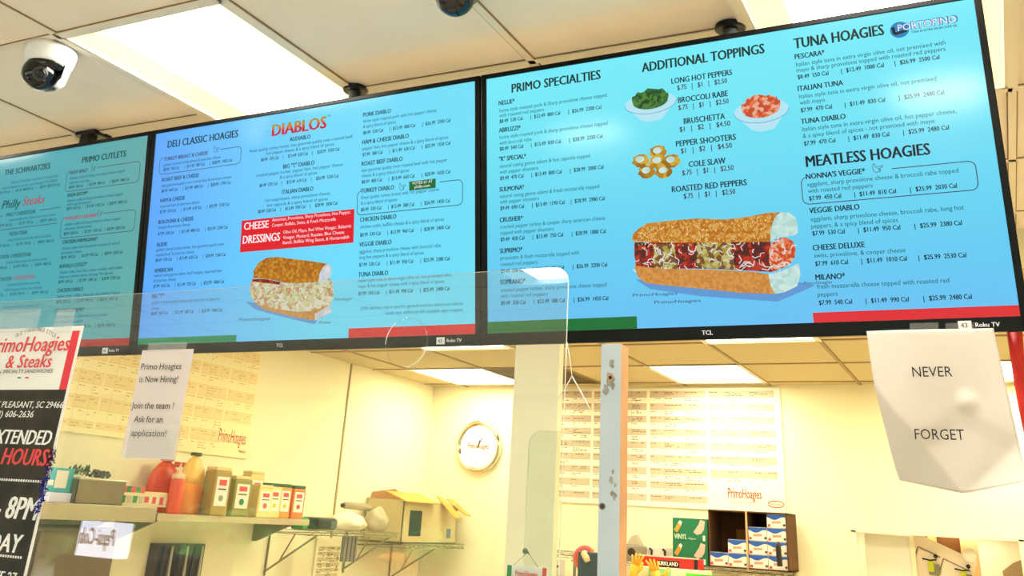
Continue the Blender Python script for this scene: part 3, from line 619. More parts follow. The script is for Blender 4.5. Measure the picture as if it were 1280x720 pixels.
# ================================================================== COUNTER, GLASS, POST
m_cnt = mat('counter_front', (150, 140, 128), rough=.5); m_top = mat('counter_steel', (170, 170, 168), rough=.3, metal=.8)
YG = 1.93
struct(MB().box((XL, YG-.06, 0), (XR-.9, YG+.5, .98), m_cnt), 'wall_counter')
tag(MB().box((XL, YG-.10, .98), (XR-.9, YG+.54, 1.02), m_top).build('worktop', bevel=.004), 'steel worktop that carries the clear guard sheets', 'worktop')
m_guard = clear('guard_acrylic', tint=(250, 252, 250), refl=1.15, haze=.018); m_edge = mat('guard_edge', (236, 240, 236), rough=.15, emit=None)
def guard(name, x0, x1, z0, z1, y, rr, label, left_round=False):
    n = 8; out = [(x0, z0), (x1, z0)]
    if left_round: out += [(x1, z1)] + [(x0+rr-rr*math.sin(math.radians(a)), z1-rr+rr*math.cos(math.radians(a))) for a in range(0, 91, 10)]
    else: out += [(x1-rr+rr*math.cos(math.radians(a)), z1-rr+rr*math.sin(math.radians(a))) for a in range(0, 91, 10)] + [(x0, z1)]
    k = len(out); th = .005
    t = thing(name, ((x0+x1)/2, y, z0), label, 'guard panel')
    MB().add([(x, y-th/2, z) for x, z in out] + [(x, y+th/2, z) for x, z in out], [tuple(range(k)), tuple(range(k, 2*k))[::-1]], m_guard).build('sheet', t)
    e = MB()
    for i in range(k):
        a, b = out[i], out[(i+1) % k]
        if i == 0: continue
        e.quad([(a[0], y-th/2, a[1]), (b[0], y-th/2, b[1]), (b[0], y+th/2, b[1]), (a[0], y+th/2, a[1])], m_edge)
    e.build('polished_edge', t)
    return t
guard('sneeze_guard', -4.3, -.822, 1.02, EYE+.531, YG, .035, 'large clear guard sheet on the counter with taped notices, rounded top right corner')
guard('sneeze_guard', -.915, -.742, 1.02, EYE+.178, YG+.03, .03, 'small clear guard sheet tucked against the wooden post, rounded top left corner', True)
# cord at the corner of the sheet
ap = P(715, 470, y=YG-.008); l1 = P(697, 499, y=YG-.008); l2 = P(738, 513, y=YG-.008); up = P(709, 428, y=YG-.008)
tag(MB().tube([up, P(713, 452, y=YG-.008), ap, P(707, 484, y=YG-.008), l1], .0010, m_edge, n=6).tube([ap, P(727, 492, y=YG-.008), l2], .0016, m_edge, n=6).build('corner_clip', smooth=True), 'thin clear two-legged clip at the corner of the large guard sheet', 'clip')
cc = P(508, 428, y=YG-.006)
tag(MB().tube([cc+Vector((.058*math.cos(a*.1963), 0, .058*math.sin(a*.1963))) for a in range(32)], .0011, m_guard, n=6, closed=True).tube([cc+Vector((.058*math.cos(a), -.001, .058*math.sin(a))) for a in (2.2, 2.4, 2.6, 2.8, 3.0, 3.2)], .0009, m_edge, n=6).tube([cc+Vector((.058*math.cos(a), -.001, .058*math.sin(a))) for a in (5.0, 5.2, 5.4, 5.6, 5.8, 6.0)], .0012, m_edge, n=6).build('suction_ring', smooth=True), 'faint round clear ring stuck on the large guard sheet below the middle screen', 'ring')
# wooden post
m_pf = mat('post_painted_face', (196, 210, 226), rough=.6, col2=(188, 204, 222), scale=12); m_ps = mat('post_bare_wood', (224, 170, 122), rough=.7, col2=(214, 158, 112), scale=14)
t = thing('wooden_post', (-.718, YG+.02, 1.02), 'upright post with a chipped pale blue face and bare wood side', 'post')
pt = MB(); x0, x1, y0, y1, zt = -.741, -.695, YG, YG+.045, EYE+.356
pt.hexa([Vector(p) for p in ((x0, y0, 1.02), (x1, y0, 1.02), (x1, y1, 1.02), (x0, y1, 1.02), (x0, y0, zt), (x1, y0, zt), (x1, y1, zt), (x0, y1, zt))], m_ps)
pt.m[2] = pt.mi(m_pf)
pt.build('shaft', t, bevel=.0015)
m_chip = mat('post_chip', (140, 140, 132), rough=.9, col2=(176, 178, 176), scale=60)
ch = MB()
for px, py, r in ((765, 455, 5), (762, 474, 8), (757, 487, 6), (766, 483, 4), (764, 600, 4), (768, 620, 4), (765, 617, 3), (766, 590, 2.5), (769, 606, 2.5)):
    c = P(px, py, y=y0-.0006); q = r*.0016
    ch = MB(); ch.quad([c+Vector((q*math.cos(a*.7)*(.7+.3*math.sin(a*2.1+px)), 0, q*1.5*math.sin(a*.7)*(.8+.2*math.cos(a*3+py)))) for a in range(9)], m_chip).build('worn_patch', t)
for px, py, col in ((763, 472, m_ps), (753, 633, m_camg)):
    c = P(px, py, y=y0)
    MB().lathe([(.0068, 0), (.0068, .0015), (.0045, .0018), (.004, .0006)], c, col if py > 600 else m_ps, n=18, M=Matrix.Rotation(math.radians(90), 4, 'X')).lathe([(.0042, .0004), (.0036, .0016)], c, m_dark, n=14, M=Matrix.Rotation(math.radians(90), 4, 'X')).build('bolt_hole', t)
tag(MB().box((-.79, YG-.005, 1.02), (-.65, YG+.10, 1.03), m_top).build('post_foot'), 'steel foot plate under the upright post', 'plate')

# ================================================================== NOTICES
m_paper = mat('paper_white', (222, 212, 203), rough=.8, spec=.2); m_paper2 = mat('paper_hiring', (226, 214, 214), rough=.8, spec=.2)
m_ink = mat('print_black', (24, 22, 24), rough=.7)
m_tape = clear('clear_tape', refl=.5, haze=.12)
def sheet(tl, xd, w_, h_, m, fn, nx=18, ny=22):
    """a thin sheet with real creases; fn(s, t) -> metres towards the viewer, (dx, dz)"""
    mb = MB(); vs = []
    for j in range(ny+1):
        for i in range(nx+1):
            a, b = i/nx, j/ny; d, dx, dz = fn(a, b)
            vs.append(Vector(tl) + Vector(xd)*(a*w_+dx) + Vector((0, -d, -b*h_+dz)))
    mb.add(vs, [(j*(nx+1)+i, (j+1)*(nx+1)+i, (j+1)*(nx+1)+i+1, j*(nx+1)+i+1) for j in range(ny) for i in range(nx)], m)
    return mb
# crumpled sheet under the right screen
yn = 2.125
tl = P(1083, 414, y=yn); tr = P(1242, 410, y=yn)
def crumple(a, b):
    d = .004*math.sin(5*a+2*b) + .003*math.sin(13*a*b+1)*b
    dz = 0; dx = .018*b*(1-a)*.9 + .022*b*a
    k = b-(.36+1.22*a)                              # lower left corner folded back along a crease
    if k > 0: d -= k*.13; dz += k*.02; dx += k*.02
    k = b-(.70+(1-a)*.70)                           # lower right corner bent forward
    if k > 0: d += k*.12; dz += k*.05
    k = b-(.48+.5*abs(a-.62))                       # shallow dent above the middle
    if k > 0: d -= min(k, .12)*.05
    d += .012*max(0, 1-math.hypot(a-.70, (b-.46)*1.3)/.10)
    if b > .9: dz += (b-.9)*.10*abs(a-.52)*2
    return d, dx, dz
t = thing('notice_sheet', (tl+tr)/2, 'crumpled white paper reading NEVER FORGET hung under the rightmost screen', 'paper notice')
pm = sheet(tl, (1, 0, 0), (tr-tl).length, .312, m_paper, crumple, 40, 48); po = pm.build('paper', t, smooth=True); po.modifiers.new('thick', 'SOLIDIFY').thickness = .0003
for txt_, px, py, px2 in (('NEVER', 1141, 471, 1191), ('FORGET', 1144, 549, 1206)):
    a = P(px, py, y=yn-.016); b = P(px2, py, y=yn-.016)
    write(('never', txt_), txt_, a, (1, 0, 0), (0, 0, 1), .0195, m_ink, width=(b-a).x, bold=0.0)
for px in (1155, 1200): MB().quad([P(px-18, 404, y=yn-.013), P(px-18, 420, y=yn-.013), P(px+18, 419, y=yn-.013), P(px+18, 403, y=yn-.013)], m_tape).build('tape', t)
never_root = t
# hiring note on the guard
yh = YG-.008
tl = P(178, 438, y=yh); tr = P(242.5, 437, y=yh); bl_ = P(152, 572, y=yh)
t = thing('notice_sheet', Vector(((tl.x+tr.x)/2, yh, bl_.z)), 'white hiring note taped to the guard sheet below the middle screen', 'paper notice')
hm = sheet(tl, (1, 0, 0), tr.x-tl.x, tl.z-bl_.z, m_paper2, lambda a, b: (.002*math.sin(3*a), 0, 0), 8, 8).build('paper', t, smooth=True)
hw = tr.x-tl.x; cx = (tl.x+tr.x)/2
for k, (txt_, zf, wf, dx) in enumerate((('Primo Hoagies', .19, .78, -.008), ('is Now Hiring!', .31, .74, -.008), ('Join the team !', .555, .80, -.011), ('Ask for an', .68, .54, -.017), ('application!', .805, .66, -.006))):
    write(('hiring', txt_), txt_, (cx+dx, yh-.0045, tl.z-(tl.z-bl_.z)*zf), (1, 0, 0), (0, 0, 1), .0165, m_ink, width=hw*wf, align='C')
MB().box((cx-.07, yh-.005, tl.z-.005), (cx+.07, yh-.004, tl.z+.018), m_tape).build('tape', t)
MB().box((cx-.075, yh-.005, bl_.z-.004), (cx+.105, yh-.0046, bl_.z+.085), m_tape).build('tape', t)
hiring_root = t
# poster on the guard, left
yp = YG-.010
tr = P(105, 407, y=yp); xr = tr.x; xl = xr-.60; zt = tr.z; zmid = P(85, 487, y=yp).z; zb = 1.06
t = thing('hours_poster', Vector(((xl+xr)/2, yp, zb)), 'tall poster with red lettering over a dark panel of opening hours, taped to the guard', 'poster')
m_pwhite = mat('poster_white', (250, 248, 248), rough=.4); m_pred = mat('poster_red', (236, 60, 78), rough=.4); m_pgreen = mat('poster_green', (20, 140, 80), rough=.4)
m_chalk = mat('poster_charcoal', (36, 32, 26), rough=.5, col2=(54, 48, 36), scale=14)
m_pwtxt = mat('poster_print_white', (250, 250, 250), rough=.5); m_prtxt = mat('poster_print_red', (232, 74, 80), rough=.5); m_pgry = mat('poster_print_grey', (70, 66, 70), rough=.5)
MB().box((xl, yp-.0006, zb), (xr, yp+.0006, zt), m_pwhite).build('board', t)
br = .030                                          # white border
MB().quad([(xl+.02, yp-.0012, zb), (xr-.010, yp-.0012, zb), (xr-.010, yp-.0012, zmid), (xl+.02, yp-.0012, zmid)], m_chalk).build('hours_panel', t)
MB().quad([(xr-.041, yp-.0011, zmid), (xr-.010, yp-.0011, zmid), (xr-.010, yp-.0011, zt-.014), (xr-.041, yp-.0011, zt-.014)], m_pred).build('stripe', t)
MB().quad([(xl+.018, yp-.0011, zmid), (xl+.055, yp-.0011, zmid), (xl+.055, yp-.0011, zt-.016), (xl+.018, yp-.0011, zt-.016)], m_pgreen).build('stripe', t)
def post(txt_, px, py, px2, cap, m, **k):
    a = P(px, py, y=yp-.002); b = P(px2, py, y=yp-.002); write(('poster', txt_), txt_, a, (1, 0, 0), (0, 0, 1), cap, m, width=(b-a).x, **k)
post('PrimoHoagies', -14, 441, 84, .044, m_prtxt, bold=.022, shear=.12); post('& Steaks', 6, 460, 62, .037, m_prtxt, bold=.02, shear=.12)
post('ITALIAN SPECIALTY SANDWICHES', -18, 467, 65, .010, m_pgry, bold=.01, shear=.15)
arc = 'OLD FASHIONED STYLE'; a0 = P(20, 419, y=yp-.002); a1 = P(68, 419, y=yp-.002)
for k, chx in enumerate(arc):
    q = k/(len(arc)-1); ang = math.radians(24*(.5-q)); 
    if chx != ' ': write('poster', chx, a0.lerp(a1, q)+Vector((0, 0, .018*math.sin(math.pi*q)-.006)), (math.cos(ang), 0, math.sin(ang)), (-math.sin(ang), 0, math.cos(ang)), .011, m_pgry, xs=.8, bold=.01)
for px, m in ((24, m_pgreen), (33.5, m_pred)): MB().quad([P(px-2.2, 473, y=yp-.002), P(px+2.2, 473, y=yp-.002), P(px+2.2, 471.2, y=yp-.002), P(px-2.2, 471.2, y=yp-.002)][::1], m).build('print_mark', t)
post('2697 HWY 17, MT PLEASANT, SC 29466', -62, 509, 78, .0175, m_pwtxt, bold=.02, shear=.15)
post('(843) 606-2636', -16, 521, 41, .0175, m_pwtxt, bold=.02, shear=.15)
post('EXTENDED', -14, 554, 62, .038, m_pwtxt, bold=.035, shear=.15); post('HOURS:', 1, 580, 60, .043, m_prtxt, bold=.035, shear=.15)
for zrow, x_end in ((602, 51), (697, 26)):
    e_ = P(x_end, zrow, y=yp-.002); dots = MB()
    for k in range(30): 
        c = e_-Vector((k*.0098, 0, 0)); dots.box((c.x-.003, yp-.0022, c.z-.003), (c.x+.003, yp-.0016, c.z+.003), m_pwtxt)
    dots.build('dotted_rule', t)
post('10AM - 8PM', -62, 642, 45, .055, m_pwtxt, bold=.035, shear=.15); post('SUNDAY', -52, 684, 24, .045, m_pwtxt, bold=.035, shear=.15); post('OPEN AT JUNE 27', -70, 719, 20, .026, m_pwtxt, bold=.03, shear=.15)
for px0, px1, py in ((-10, 52, 0), (66, 95, 0)):
    a = P(px0, 412, y=yp-.004); b = P(px1, 386, y=yp-.004); MB().box((a.x, yp-.0042, a.z-.01), (b.x, yp-.0038, b.z), m_tape).build('tape', t)
poster_root = t
# blue tinsel over the poster's edge
tn = MB(); R = random.Random(5)
m_tin = mat('tinsel_blue', (40, 70, 220), rough=.15, metal=.9); m_tin2 = mat('tinsel_wine', (90, 16, 60), rough=.2, metal=.8)
pA, pB = P(69, 562, y=yp-.012), P(47, 640, y=yp-.012)
for k in range(230):
    q = R.random(); c = pA.lerp(pB, q) + Vector((R.uniform(-.008, .008), R.uniform(-.008, .004), 0)); a = R.uniform(0, 6.28); l = R.uniform(.006, .014)
    dvv = Vector((math.cos(a)*l, R.uniform(-.006, .003), math.sin(a)*l)); nn = Vector((-math.sin(a), .3, math.cos(a)))*.0016
    tn.quad([c-nn, c+nn, c+dvv+nn*.4, c+dvv-nn*.4], m_tin2 if (q < .4 and R.random() < .7) or R.random() < .3 else m_tin)
tag(tn.build('tinsel_garland'), 'strand of shiny blue and wine tinsel along the right edge of the hours poster', 'tinsel')
# red streamer right of the crumpled sheet
yr = 2.19; rb = MB(); m_red = mat('red_cloth', (226, 40, 22), rough=.6, col2=(206, 30, 18), scale=20)
LL = [(1258, 413), (1262, 440), (1267, 470), (1273, 505), (1280, 545), (1287, 590)]; RR = [(1277, 412), (1279, 440), (1285, 470), (1292, 505), (1299, 545), (1305, 590)]
vs = []
for k, (a, b) in enumerate(zip(LL, RR)):
    p0, p1 = P(*a, y=yr), P(*b, y=yr)
    for q in range(5): vs.append(p0.lerp(p1, q/4) + Vector((0, .006*math.sin(q*1.6+k), 0)))
rb.add(vs, [(k*5+q, k*5+q+1, (k+1)*5+q+1, (k+1)*5+q) for k in range(5) for q in range(4)], m_red)
o = rb.build('red_streamer', smooth=True); o.modifiers.new('thick', 'SOLIDIFY').thickness = .002
tag(o, 'red cloth streamer hanging below the right end of the rightmost screen', 'streamer')
# little hanging sign
yk = YG+.02
t = thing('hanging_sign', P(657, 722, y=yk), 'small white sign with green and red edges hung from a cord by the column', 'sign')
a, b = P(635, 706, y=yk), P(684, 709, y=yk); zt = a.z; zb2 = zt-.05
MB().box((a.x, yk-.002, zb2), (b.x, yk+.002, zt), m_pwhite).build('board', t)
MB().box((a.x, yk-.003, zb2), (a.x+.010, yk-.002, zt), m_pgreen).build('stripe', t); MB().box((b.x-.009, yk-.003, zb2), (b.x, yk-.002, zt), m_pred).build('stripe', t)
write('hang', 'PrimoHoagies', ((a.x+b.x)/2, yk-.0032, zt-.019), (1, 0, 0), (0, 0, 1), .0105, m_prtxt, width=(b.x-a.x)*.56, align='C', bold=.02); write('hang', '& Steaks', ((a.x+b.x)/2, yk-.0032, zt-.033), (1, 0, 0), (0, 0, 1), .009, m_prtxt, width=(b.x-a.x)*.4, align='C', bold=.02)
hk = P(660, 690, y=yk-.004)
MB().tube([Vector((a.x+.012, yk, zt)), hk, Vector((b.x-.02, yk, zt))], .0008, m_camg, n=6).build('cord', t)
tag(MB().tube([P(655, 689, y=yk-.006), P(660, 690, y=yk-.006), P(661, 693, y=yk-.006)], .0018, mat('hook_brass', (90, 80, 50), rough=.3, metal=.8), n=8).lathe([(.006, 0), (.006, .002)], P(656, 689, y=yk-.006)+Vector((0, .003, 0)), m_camg, M=Matrix.Rotation(math.radians(90), 4, 'X')).build('wire_hook'), 'tiny brass hook that the small white sign hangs from', 'hook')
hang_root = t

# ================================================================== KITCHEN
# reading charts on the walls: rows of tinted cells with fine print
m_cw = mat('chart_white', (250, 246, 226), rough=.5); m_crow = mat('chart_row_tint', (206, 188, 164), rough=.6); m_cink = mat('chart_print', (120, 98, 80), rough=.7); m_cline = mat('chart_rule', (140, 120, 96), rough=.7); m_cred = mat('chart_logo_red', (206, 70, 50), rough=.6)
m_ylw = mat('chart_yellow_lit', (252, 240, 190), rough=.6); m_yrow = mat('chart_yellow_lit_row', (246, 224, 164), rough=.6); m_yink = mat('chart_yellow_lit_print', (212, 180, 116), rough=.7)  # yellow overexposure of the left wall painted into these chart colours
def chart(name, label, o, xd, nrm, w_, h_, blocks, row, mw, mr, mi_, ml, seed, logo=None, ink_p=.8):
    """o: top left; xd along the wall; nrm into the room. blocks: (x0, x1, z0 top, z1 bottom, [column cuts])"""
    R = random.Random(seed); o = Vector(o); xd = Vector(xd); nrm = Vector(nrm); up = Vector((0, 0, 1))
    t = thing(name, o + xd*w_/2 - up*h_, label, 'wall chart')
    def q(mb, a, b, c, d, e, m): mb.quad([o+xd*a-up*c+nrm*e, o+xd*b-up*c+nrm*e, o+xd*b-up*d+nrm*e, o+xd*a-up*d+nrm*e], m)
    bd = MB(); c8 = [o+xd*a-up*b+nrm*d for d in (0, .012) for a, b in ((0, h_), (w_, h_), (w_, 0), (0, 0))]
    bd.hexa(c8, mw); bo_ = bd.build('board', t)
    rows = MB(); pr_ = MB()
    for x0, x1, z0, z1, cuts in blocks:
        k = 0; z = z0
        while z < z1-.01:
            zz = min(z+row, z1)
            if k % 2 == 0: q(rows, x0, x1, z, zz, .0126, mr)
            q(pr_, x0, x1, z-.0008, z+.0008, .0132, ml)
            xs = [x0]+cuts+[x1]
            for a, b in zip(xs[:-1], xs[1:]):
                for l in range(R.choice((1, 1, 2, 2, 3)) if a > x0 else 1):
                    zl = z+row*(.18+.24*l); ln = (b-a)*R.uniform(.25, .9) if a > x0 else (b-a)*R.uniform(.4, .8)
                    x = a+.006
                    while x < a+ln-.006:
                        wl = R.uniform(.008, .03)
                        if R.random() < ink_p: q(pr_, x, min(x+wl, b-.004), zl, zl+.0055, .0130, mi_)
                        x += wl+.006
            z = zz; k += 1
        for c in cuts: q(pr_, c-.0008, c+.0008, z0, z1, .0132, ml)
    rows.build('tinted_row', bo_); pr_.build('fine_print', bo_)
    return t
xw = lambda px, py=560: P(px, py, y=YB).x
zw = lambda px, py: P(px, py, y=YB).z
o = Vector((xw(664), YB, zw(880, 485))); X = lambda px: xw(px)-o.x; zt_ = .025
wch = xw(979)-o.x; hch = o.z-zw(930, 639)
back_chart = chart('wall_chart', 'large white ingredient chart on the back wall right of the column', o, (1, 0, 0), (0, -1, 0), wch, hch,
    [(X(674), X(739), zt_, hch-.03, [X(697), X(716)]), (X(742), X(809), zt_, hch-.03, [X(760), X(790)]), (X(813), X(884), zt_, hch-.03, [X(831), X(857)]), (X(888), X(971), zt_, hch*.80, [X(909), X(939)])],
    .0485, m_cw, m_crow, m_cink, m_cline, 4)
write('bchart', 'PrimoHoagies', o+Vector((X(929), -.0135, -hch*.90)), (1, 0, 0), (0, 0, 1), .068, m_cred, width=X(950)-X(909), align='C', bold=.01)
write('bchart', 'ITALIAN SPECIALTY SANDWICHES', o+Vector((X(929), -.0135, -hch*.94)), (1, 0, 0), (0, 0, 1), .014, m_cink, width=X(948)-X(911), align='C')
cpt = o+Vector((X(967), -.0133, -hch*.935))
_p = MB(); _p.tube([cpt+Vector((.058*math.cos(a*.314), 0, .022*math.sin(a*.314))) for a in range(20)], .003, m_cred, n=4, closed=True); _p.build('logo_ring', back_chart)
write('bchart', 'Nutrition', cpt+Vector((0, -.001, -.007)), (1, 0, 0), (0, 0, 1), .016, m_cred, width=.085, align='C')
# two charts on the left wall (frames run along the wall)
def lp(px, py): return P(px, py, x=XL)
for nm, lab, pbl, pbr, zt_, bl, seed, lg in (
  ('wall_chart', 'ingredient chart coloured as if in yellow light on the left wall behind the hours poster', (66, 536), (158, 550), EYE+.92, 2, 8, False),
  ('wall_chart', 'ingredient chart with a red logo, coloured as if in yellow light, on the left wall right of the hiring note', (188, 556), (306, 577), EYE+.97, 3, 9, True)):
    a, b = lp(*pbl), lp(*pbr); z0 = (a.z+b.z)/2; wd = b.y-a.y; hh = zt_-z0; o = Vector((XL, a.y, zt_)); n_ = bl; bls = []
    for k in range(n_):
        x0 = .015+k*(wd-.02)/n_; x1 = x0+(wd-.02)/n_-.012; bls.append((x0, x1, .03, hh-(.21 if lg and k == n_-1 else .03), [x0+(x1-x0)*.30, x0+(x1-x0)*.72]))
    c = chart(nm, lab, o, (0, 1, 0), (1, 0, 0), wd, hh, bls, .066, m_ylw, m_yrow, m_yink, m_yink, seed)
    if lg:
        write('lchart', 'PrimoHoagies', o+Vector((.0135, wd*.80, -hh+.085)), (0, 1, 0), (0, 0, 1), .08, m_cred, width=.26, align='C'); left_chart = c
        write('lchart', 'Nutrition', o+Vector((.0135, wd*.93, -hh+.035)), (0, 1, 0), (0, 0, 1), .018, m_cred, width=.07, align='C')
# nutrition sheet lower on the left wall
a, b = lp(395, 672), lp(428, 676); o = Vector((XL, a.y, a.z)); 
chart('wall_sheet', 'paper table pinned on the left wall under the wire shelf', o, (0, 1, 0), (1, 0, 0), b.y-a.y, .34, [(.03, b.y-a.y-.03, .06, .30, [.14, .26])], .018, mat('sheet_cream', (246, 236, 206), rough=.7), mat('sheet_tint', (222, 206, 160), rough=.7), m_cink, m_cline, 12, ink_p=.6)
# wall clock
cc = P(599, 558, y=YB-.02); t = thing('wall_clock', Vector((cc.x, YB, cc.z-.2)), 'round chrome wall clock with white face and red lettering on the back wall', 'clock')
RY = Matrix.Rotation(math.radians(90), 4, 'X'); m_chr = mat('chrome', (220, 214, 196), rough=.12, metal=.95); m_face = mat('clock_face', (252, 250, 246), rough=.4)
c0_ = Vector((cc.x, YB, cc.z))
MB().lathe([(.205, 0), (.215, .02), (.212, .045), (.195, .058), (.178, .05), (.170, .028)], c0_, m_chr, n=48, M=RY).build('rim', t, smooth=True)
MB().lathe([(.173, .0), (.173, .033)], c0_, m_face, n=48, M=RY).build('face', t)
for k in range(12):
    a = math.radians(90-30*(k+1)); s_ = str(k+1)
    write('clock', s_, c0_+Vector((.140*math.cos(a), -.0345, .140*math.sin(a)-.010)), (1, 0, 0), (0, 0, 1), .022 if k != 11 else .03, m_cred if k == 11 else m_pgry, align='C', bold=.01)
write('clock', 'PrimoHoagies', c0_+Vector((0, -.0345, -.02)), (1, 0, 0), (0, 0, 1), .045, m_cred, width=.2, align='C', bold=.02); write('clock', 'QUARTZ', c0_+Vector((0, -.0345, -.07)), (1, 0, 0), (0, 0, 1), .011, m_pgry, align='C')
for a, l, w_ in ((65, .09, .006), (78, .055, .008)):
    a = math.radians(a); dx, dz = math.cos(a), math.sin(a); p0 = c0_+Vector((0, -.037, 0))
    MB().hexa([p0+Vector((dx*q-dz*w_/2*e_, -y_, dz*q+dx*w_/2*e_)) for y_ in (0, .002) for q, e_ in ((-.015, -1), (l, -1), (l, 1), (-.015, 1))], m_ink).build('hand', t)
clock_root = t

# ---- left wall shelves
XS = -4.08
m_steel = mat('shelf_steel', (176, 166, 146), rough=.35, metal=.6); m_wire = mat('wire_chrome', (150, 142, 118), rough=.3, metal=.7)
m_shg = mat('shelf_plate', (196, 180, 146), rough=.4, metal=.3)
def shelf(y0, y1, z, th, m, label, brackets):
    t = thing('wall_shelf', (XL, (y0+y1)/2, z-th), label, 'shelf', 'kitchen wall shelves')
    b = MB(); b.box((XL, y0, z-.004), (XS, y1, z), m); b.box((XS-.012, y0, z-th), (XS, y1, z-.004), m); b.box((XL, y0, z-.004), (XL+.006, y1, z+.04), m)
    b.build('plate', t, bevel=.0015)
    for yb in brackets:
        MB().hexa([Vector(p) for p in ((XL, yb-.008, z-.15), (XL, yb+.008, z-.15), (XL, yb+.008, z-th*.2), (XL, yb-.008, z-th*.2), (XL+.03, yb-.008, z-.15), (XL+.03, yb+.008, z-.15), (XS-.03, yb+.008, z-.006), (XS-.03, yb-.008, z-.006))], mat('bracket_dark', (128, 114, 86), rough=.5, metal=.3)).build('bracket', t)
    return t
Z1, Z2, Z3, Z4 = EYE-.050, EYE-.080, EYE-.140, EYE-.215
shelf(2.95, 4.09, Z1, .075, m_steel, 'steel wall shelf with a metal pan and cartons, beside the hours poster', (3.98,))
shelf(4.10, 5.43, Z2, .035, m_shg, 'wall shelf carrying the jugs and spice canisters', (4.22, 5.40))
def wire_shelf(x0, x1, y0, y1, z, label, n_long, n_cross, sup, drop=.032, along='y', sideposts=()):
    t = thing('wire_shelf', ((x0+x1)/2, (y0+y1)/2, z-drop), label, 'wire shelf', 'wire shelves')
    f = MB()
    for zz in (z-.004, z-drop):
        f.tube([(x0, y0, zz), (x1, y0, zz), (x1, y1, zz), (x0, y1, zz)], .004, m_wire, n=6, closed=True)
    f.build('rim', t)
    g = MB()
    for k in range(n_long):
        q = (k+.5)/n_long
        if along == 'y': g.tube([(x0+(x1-x0)*q, y0, z-.004), (x0+(x1-x0)*q, y1, z-.004)], .0025, m_wire, n=5)
        else: g.tube([(x0, y0+(y1-y0)*q, z-.004), (x1, y0+(y1-y0)*q, z-.004)], .0025, m_wire, n=5)
    g.build('deck_wire', t)
    zz = MB()
    if along == 'y':
        k = n_cross; pts = [(x1, y0+(y1-y0)*i/k, z-.004 if i % 2 else z-drop) for i in range(k+1)]
    else:
        k = n_cross; pts = [(x0+(x1-x0)*i/k, y0, z-.004 if i % 2 else z-drop) for i in range(k+1)]
    zz.tube(pts, .0028, m_wire, n=5); zz.build('truss_wire', t)
    for s_ in sup:
        b = MB()
        if along == 'y':
            b.tube([(x0, s_, z-.28), (x1-.02, s_, z-drop)], .007, m_wire, n=6); b.tube([(x0+.01, s_, z-.30), (x0+.01, s_, z)], .007, m_wire, n=6); b.tube([(x0+.12, s_, z-.2), (x0+.22, s_, z-drop)], .005, m_wire, n=6)
        else: b.tube([(s_, y1, z-.28), (s_, y0+.02, z-drop)], .007, m_wire, n=6); b.tube([(s_, y1-.01, z-.30), (s_, y1-.01, z)], .007, m_wire, n=6)
        b.build('bracket', t)
    for sp_ in sideposts: MB().tube([(sp_[0], sp_[1], 0), (sp_[0], sp_[1], z+sp_[2])], .012, m_wire, n=10).build('post', t)
    return t
wire_shelf(XL, XS, 5.46, 6.52, Z3, 'wire wall shelf with a white cloth bundle on the left wall', 9, 16, (5.56, 6.46))
wire_shelf(XL, XS+.02, 6.56, 7.52, Z4, 'wire wall shelf in the far corner under the open carton', 9, 14, (7.1,))

# ---- goods on the left shelves
def box_item(name, label, cat, c, sx, sy, sz, m, rot=0, group=None, extra=None, bevel=.003):
    """carton standing at c (base centre)"""
    M = Matrix.Translation(Vector(c)) @ Matrix.Rotation(rot, 4, 'Z')
    t = thing(name, c, label, cat, group)
    MB().box((-sx/2, -sy/2, 0), (sx/2, sy/2, sz), m, M).build('carton', t, bevel=bevel)
    if extra: extra(t, M)
    return t
def yz(px, py, x=-4.2): q = P(px, py, x=x); return q.y, q.z
m_teal = mat('teal_card', (60, 172, 180), rough=.5); m_wht = mat('card_white', (240, 234, 220), rough=.6)
y_, z_ = yz(76, 585); 
def band(t, M): MB().box((-.058, -.0565, .03), (.0585, -.0555, .055), m_wht, M).box((.0605, -.05, .02), (.061, .02, .10), m_wht, M).build('label', t)
box_item('small_carton', 'teal and white carton at the left end of the steel shelf by the poster', 'carton', (-4.22, y_, Z1+.045), .12, .11, z_-Z1-.045, m_teal, extra=band)
box_item('small_carton', 'flat pale carton underneath the teal carton', 'carton', (-4.22, y_-.01, Z1), .15, .13, .044, mat('card_pale', (220, 220, 240), rough=.6))
# steel pan with two cups of greens
ya, yb = yz(82, 610)[0], yz(141, 618)[0]; zp = Z1+.115
t = thing('steam_pan', (-4.22, (ya+yb)/2, Z1), 'shallow steel pan holding cups on the steel shelf', 'pan')
pn = MB(); xa, xb = -4.34, -4.12
for (p, q) in (((xa, ya, Z1), (xa+.004, yb, zp)), ((xb-.004, ya, Z1), (xb, yb, zp)), ((xa, ya, Z1), (xb, ya+.004, zp)), ((xa, yb-.004, Z1), (xb, yb, zp)), ((xa, ya, Z1), (xb, yb, Z1+.004))): pn.box(p, q, mat('pan_steel', (128, 112, 98), rough=.3, metal=.7))
pn.build('basin', t)
rm = MB()
rm.tube([(xa, ya, zp), (xb, ya, zp), (xb, yb, zp), (xa, yb, zp)], .006, m_steel, n=6, closed=True); rm.build('rim', t)
m_leaf = mat('herb_green', (40, 84, 44), rough=.6, col2=(20, 54, 30), scale=40); m_cup = clear('clear_cup', refl=1.4, haze=.12)
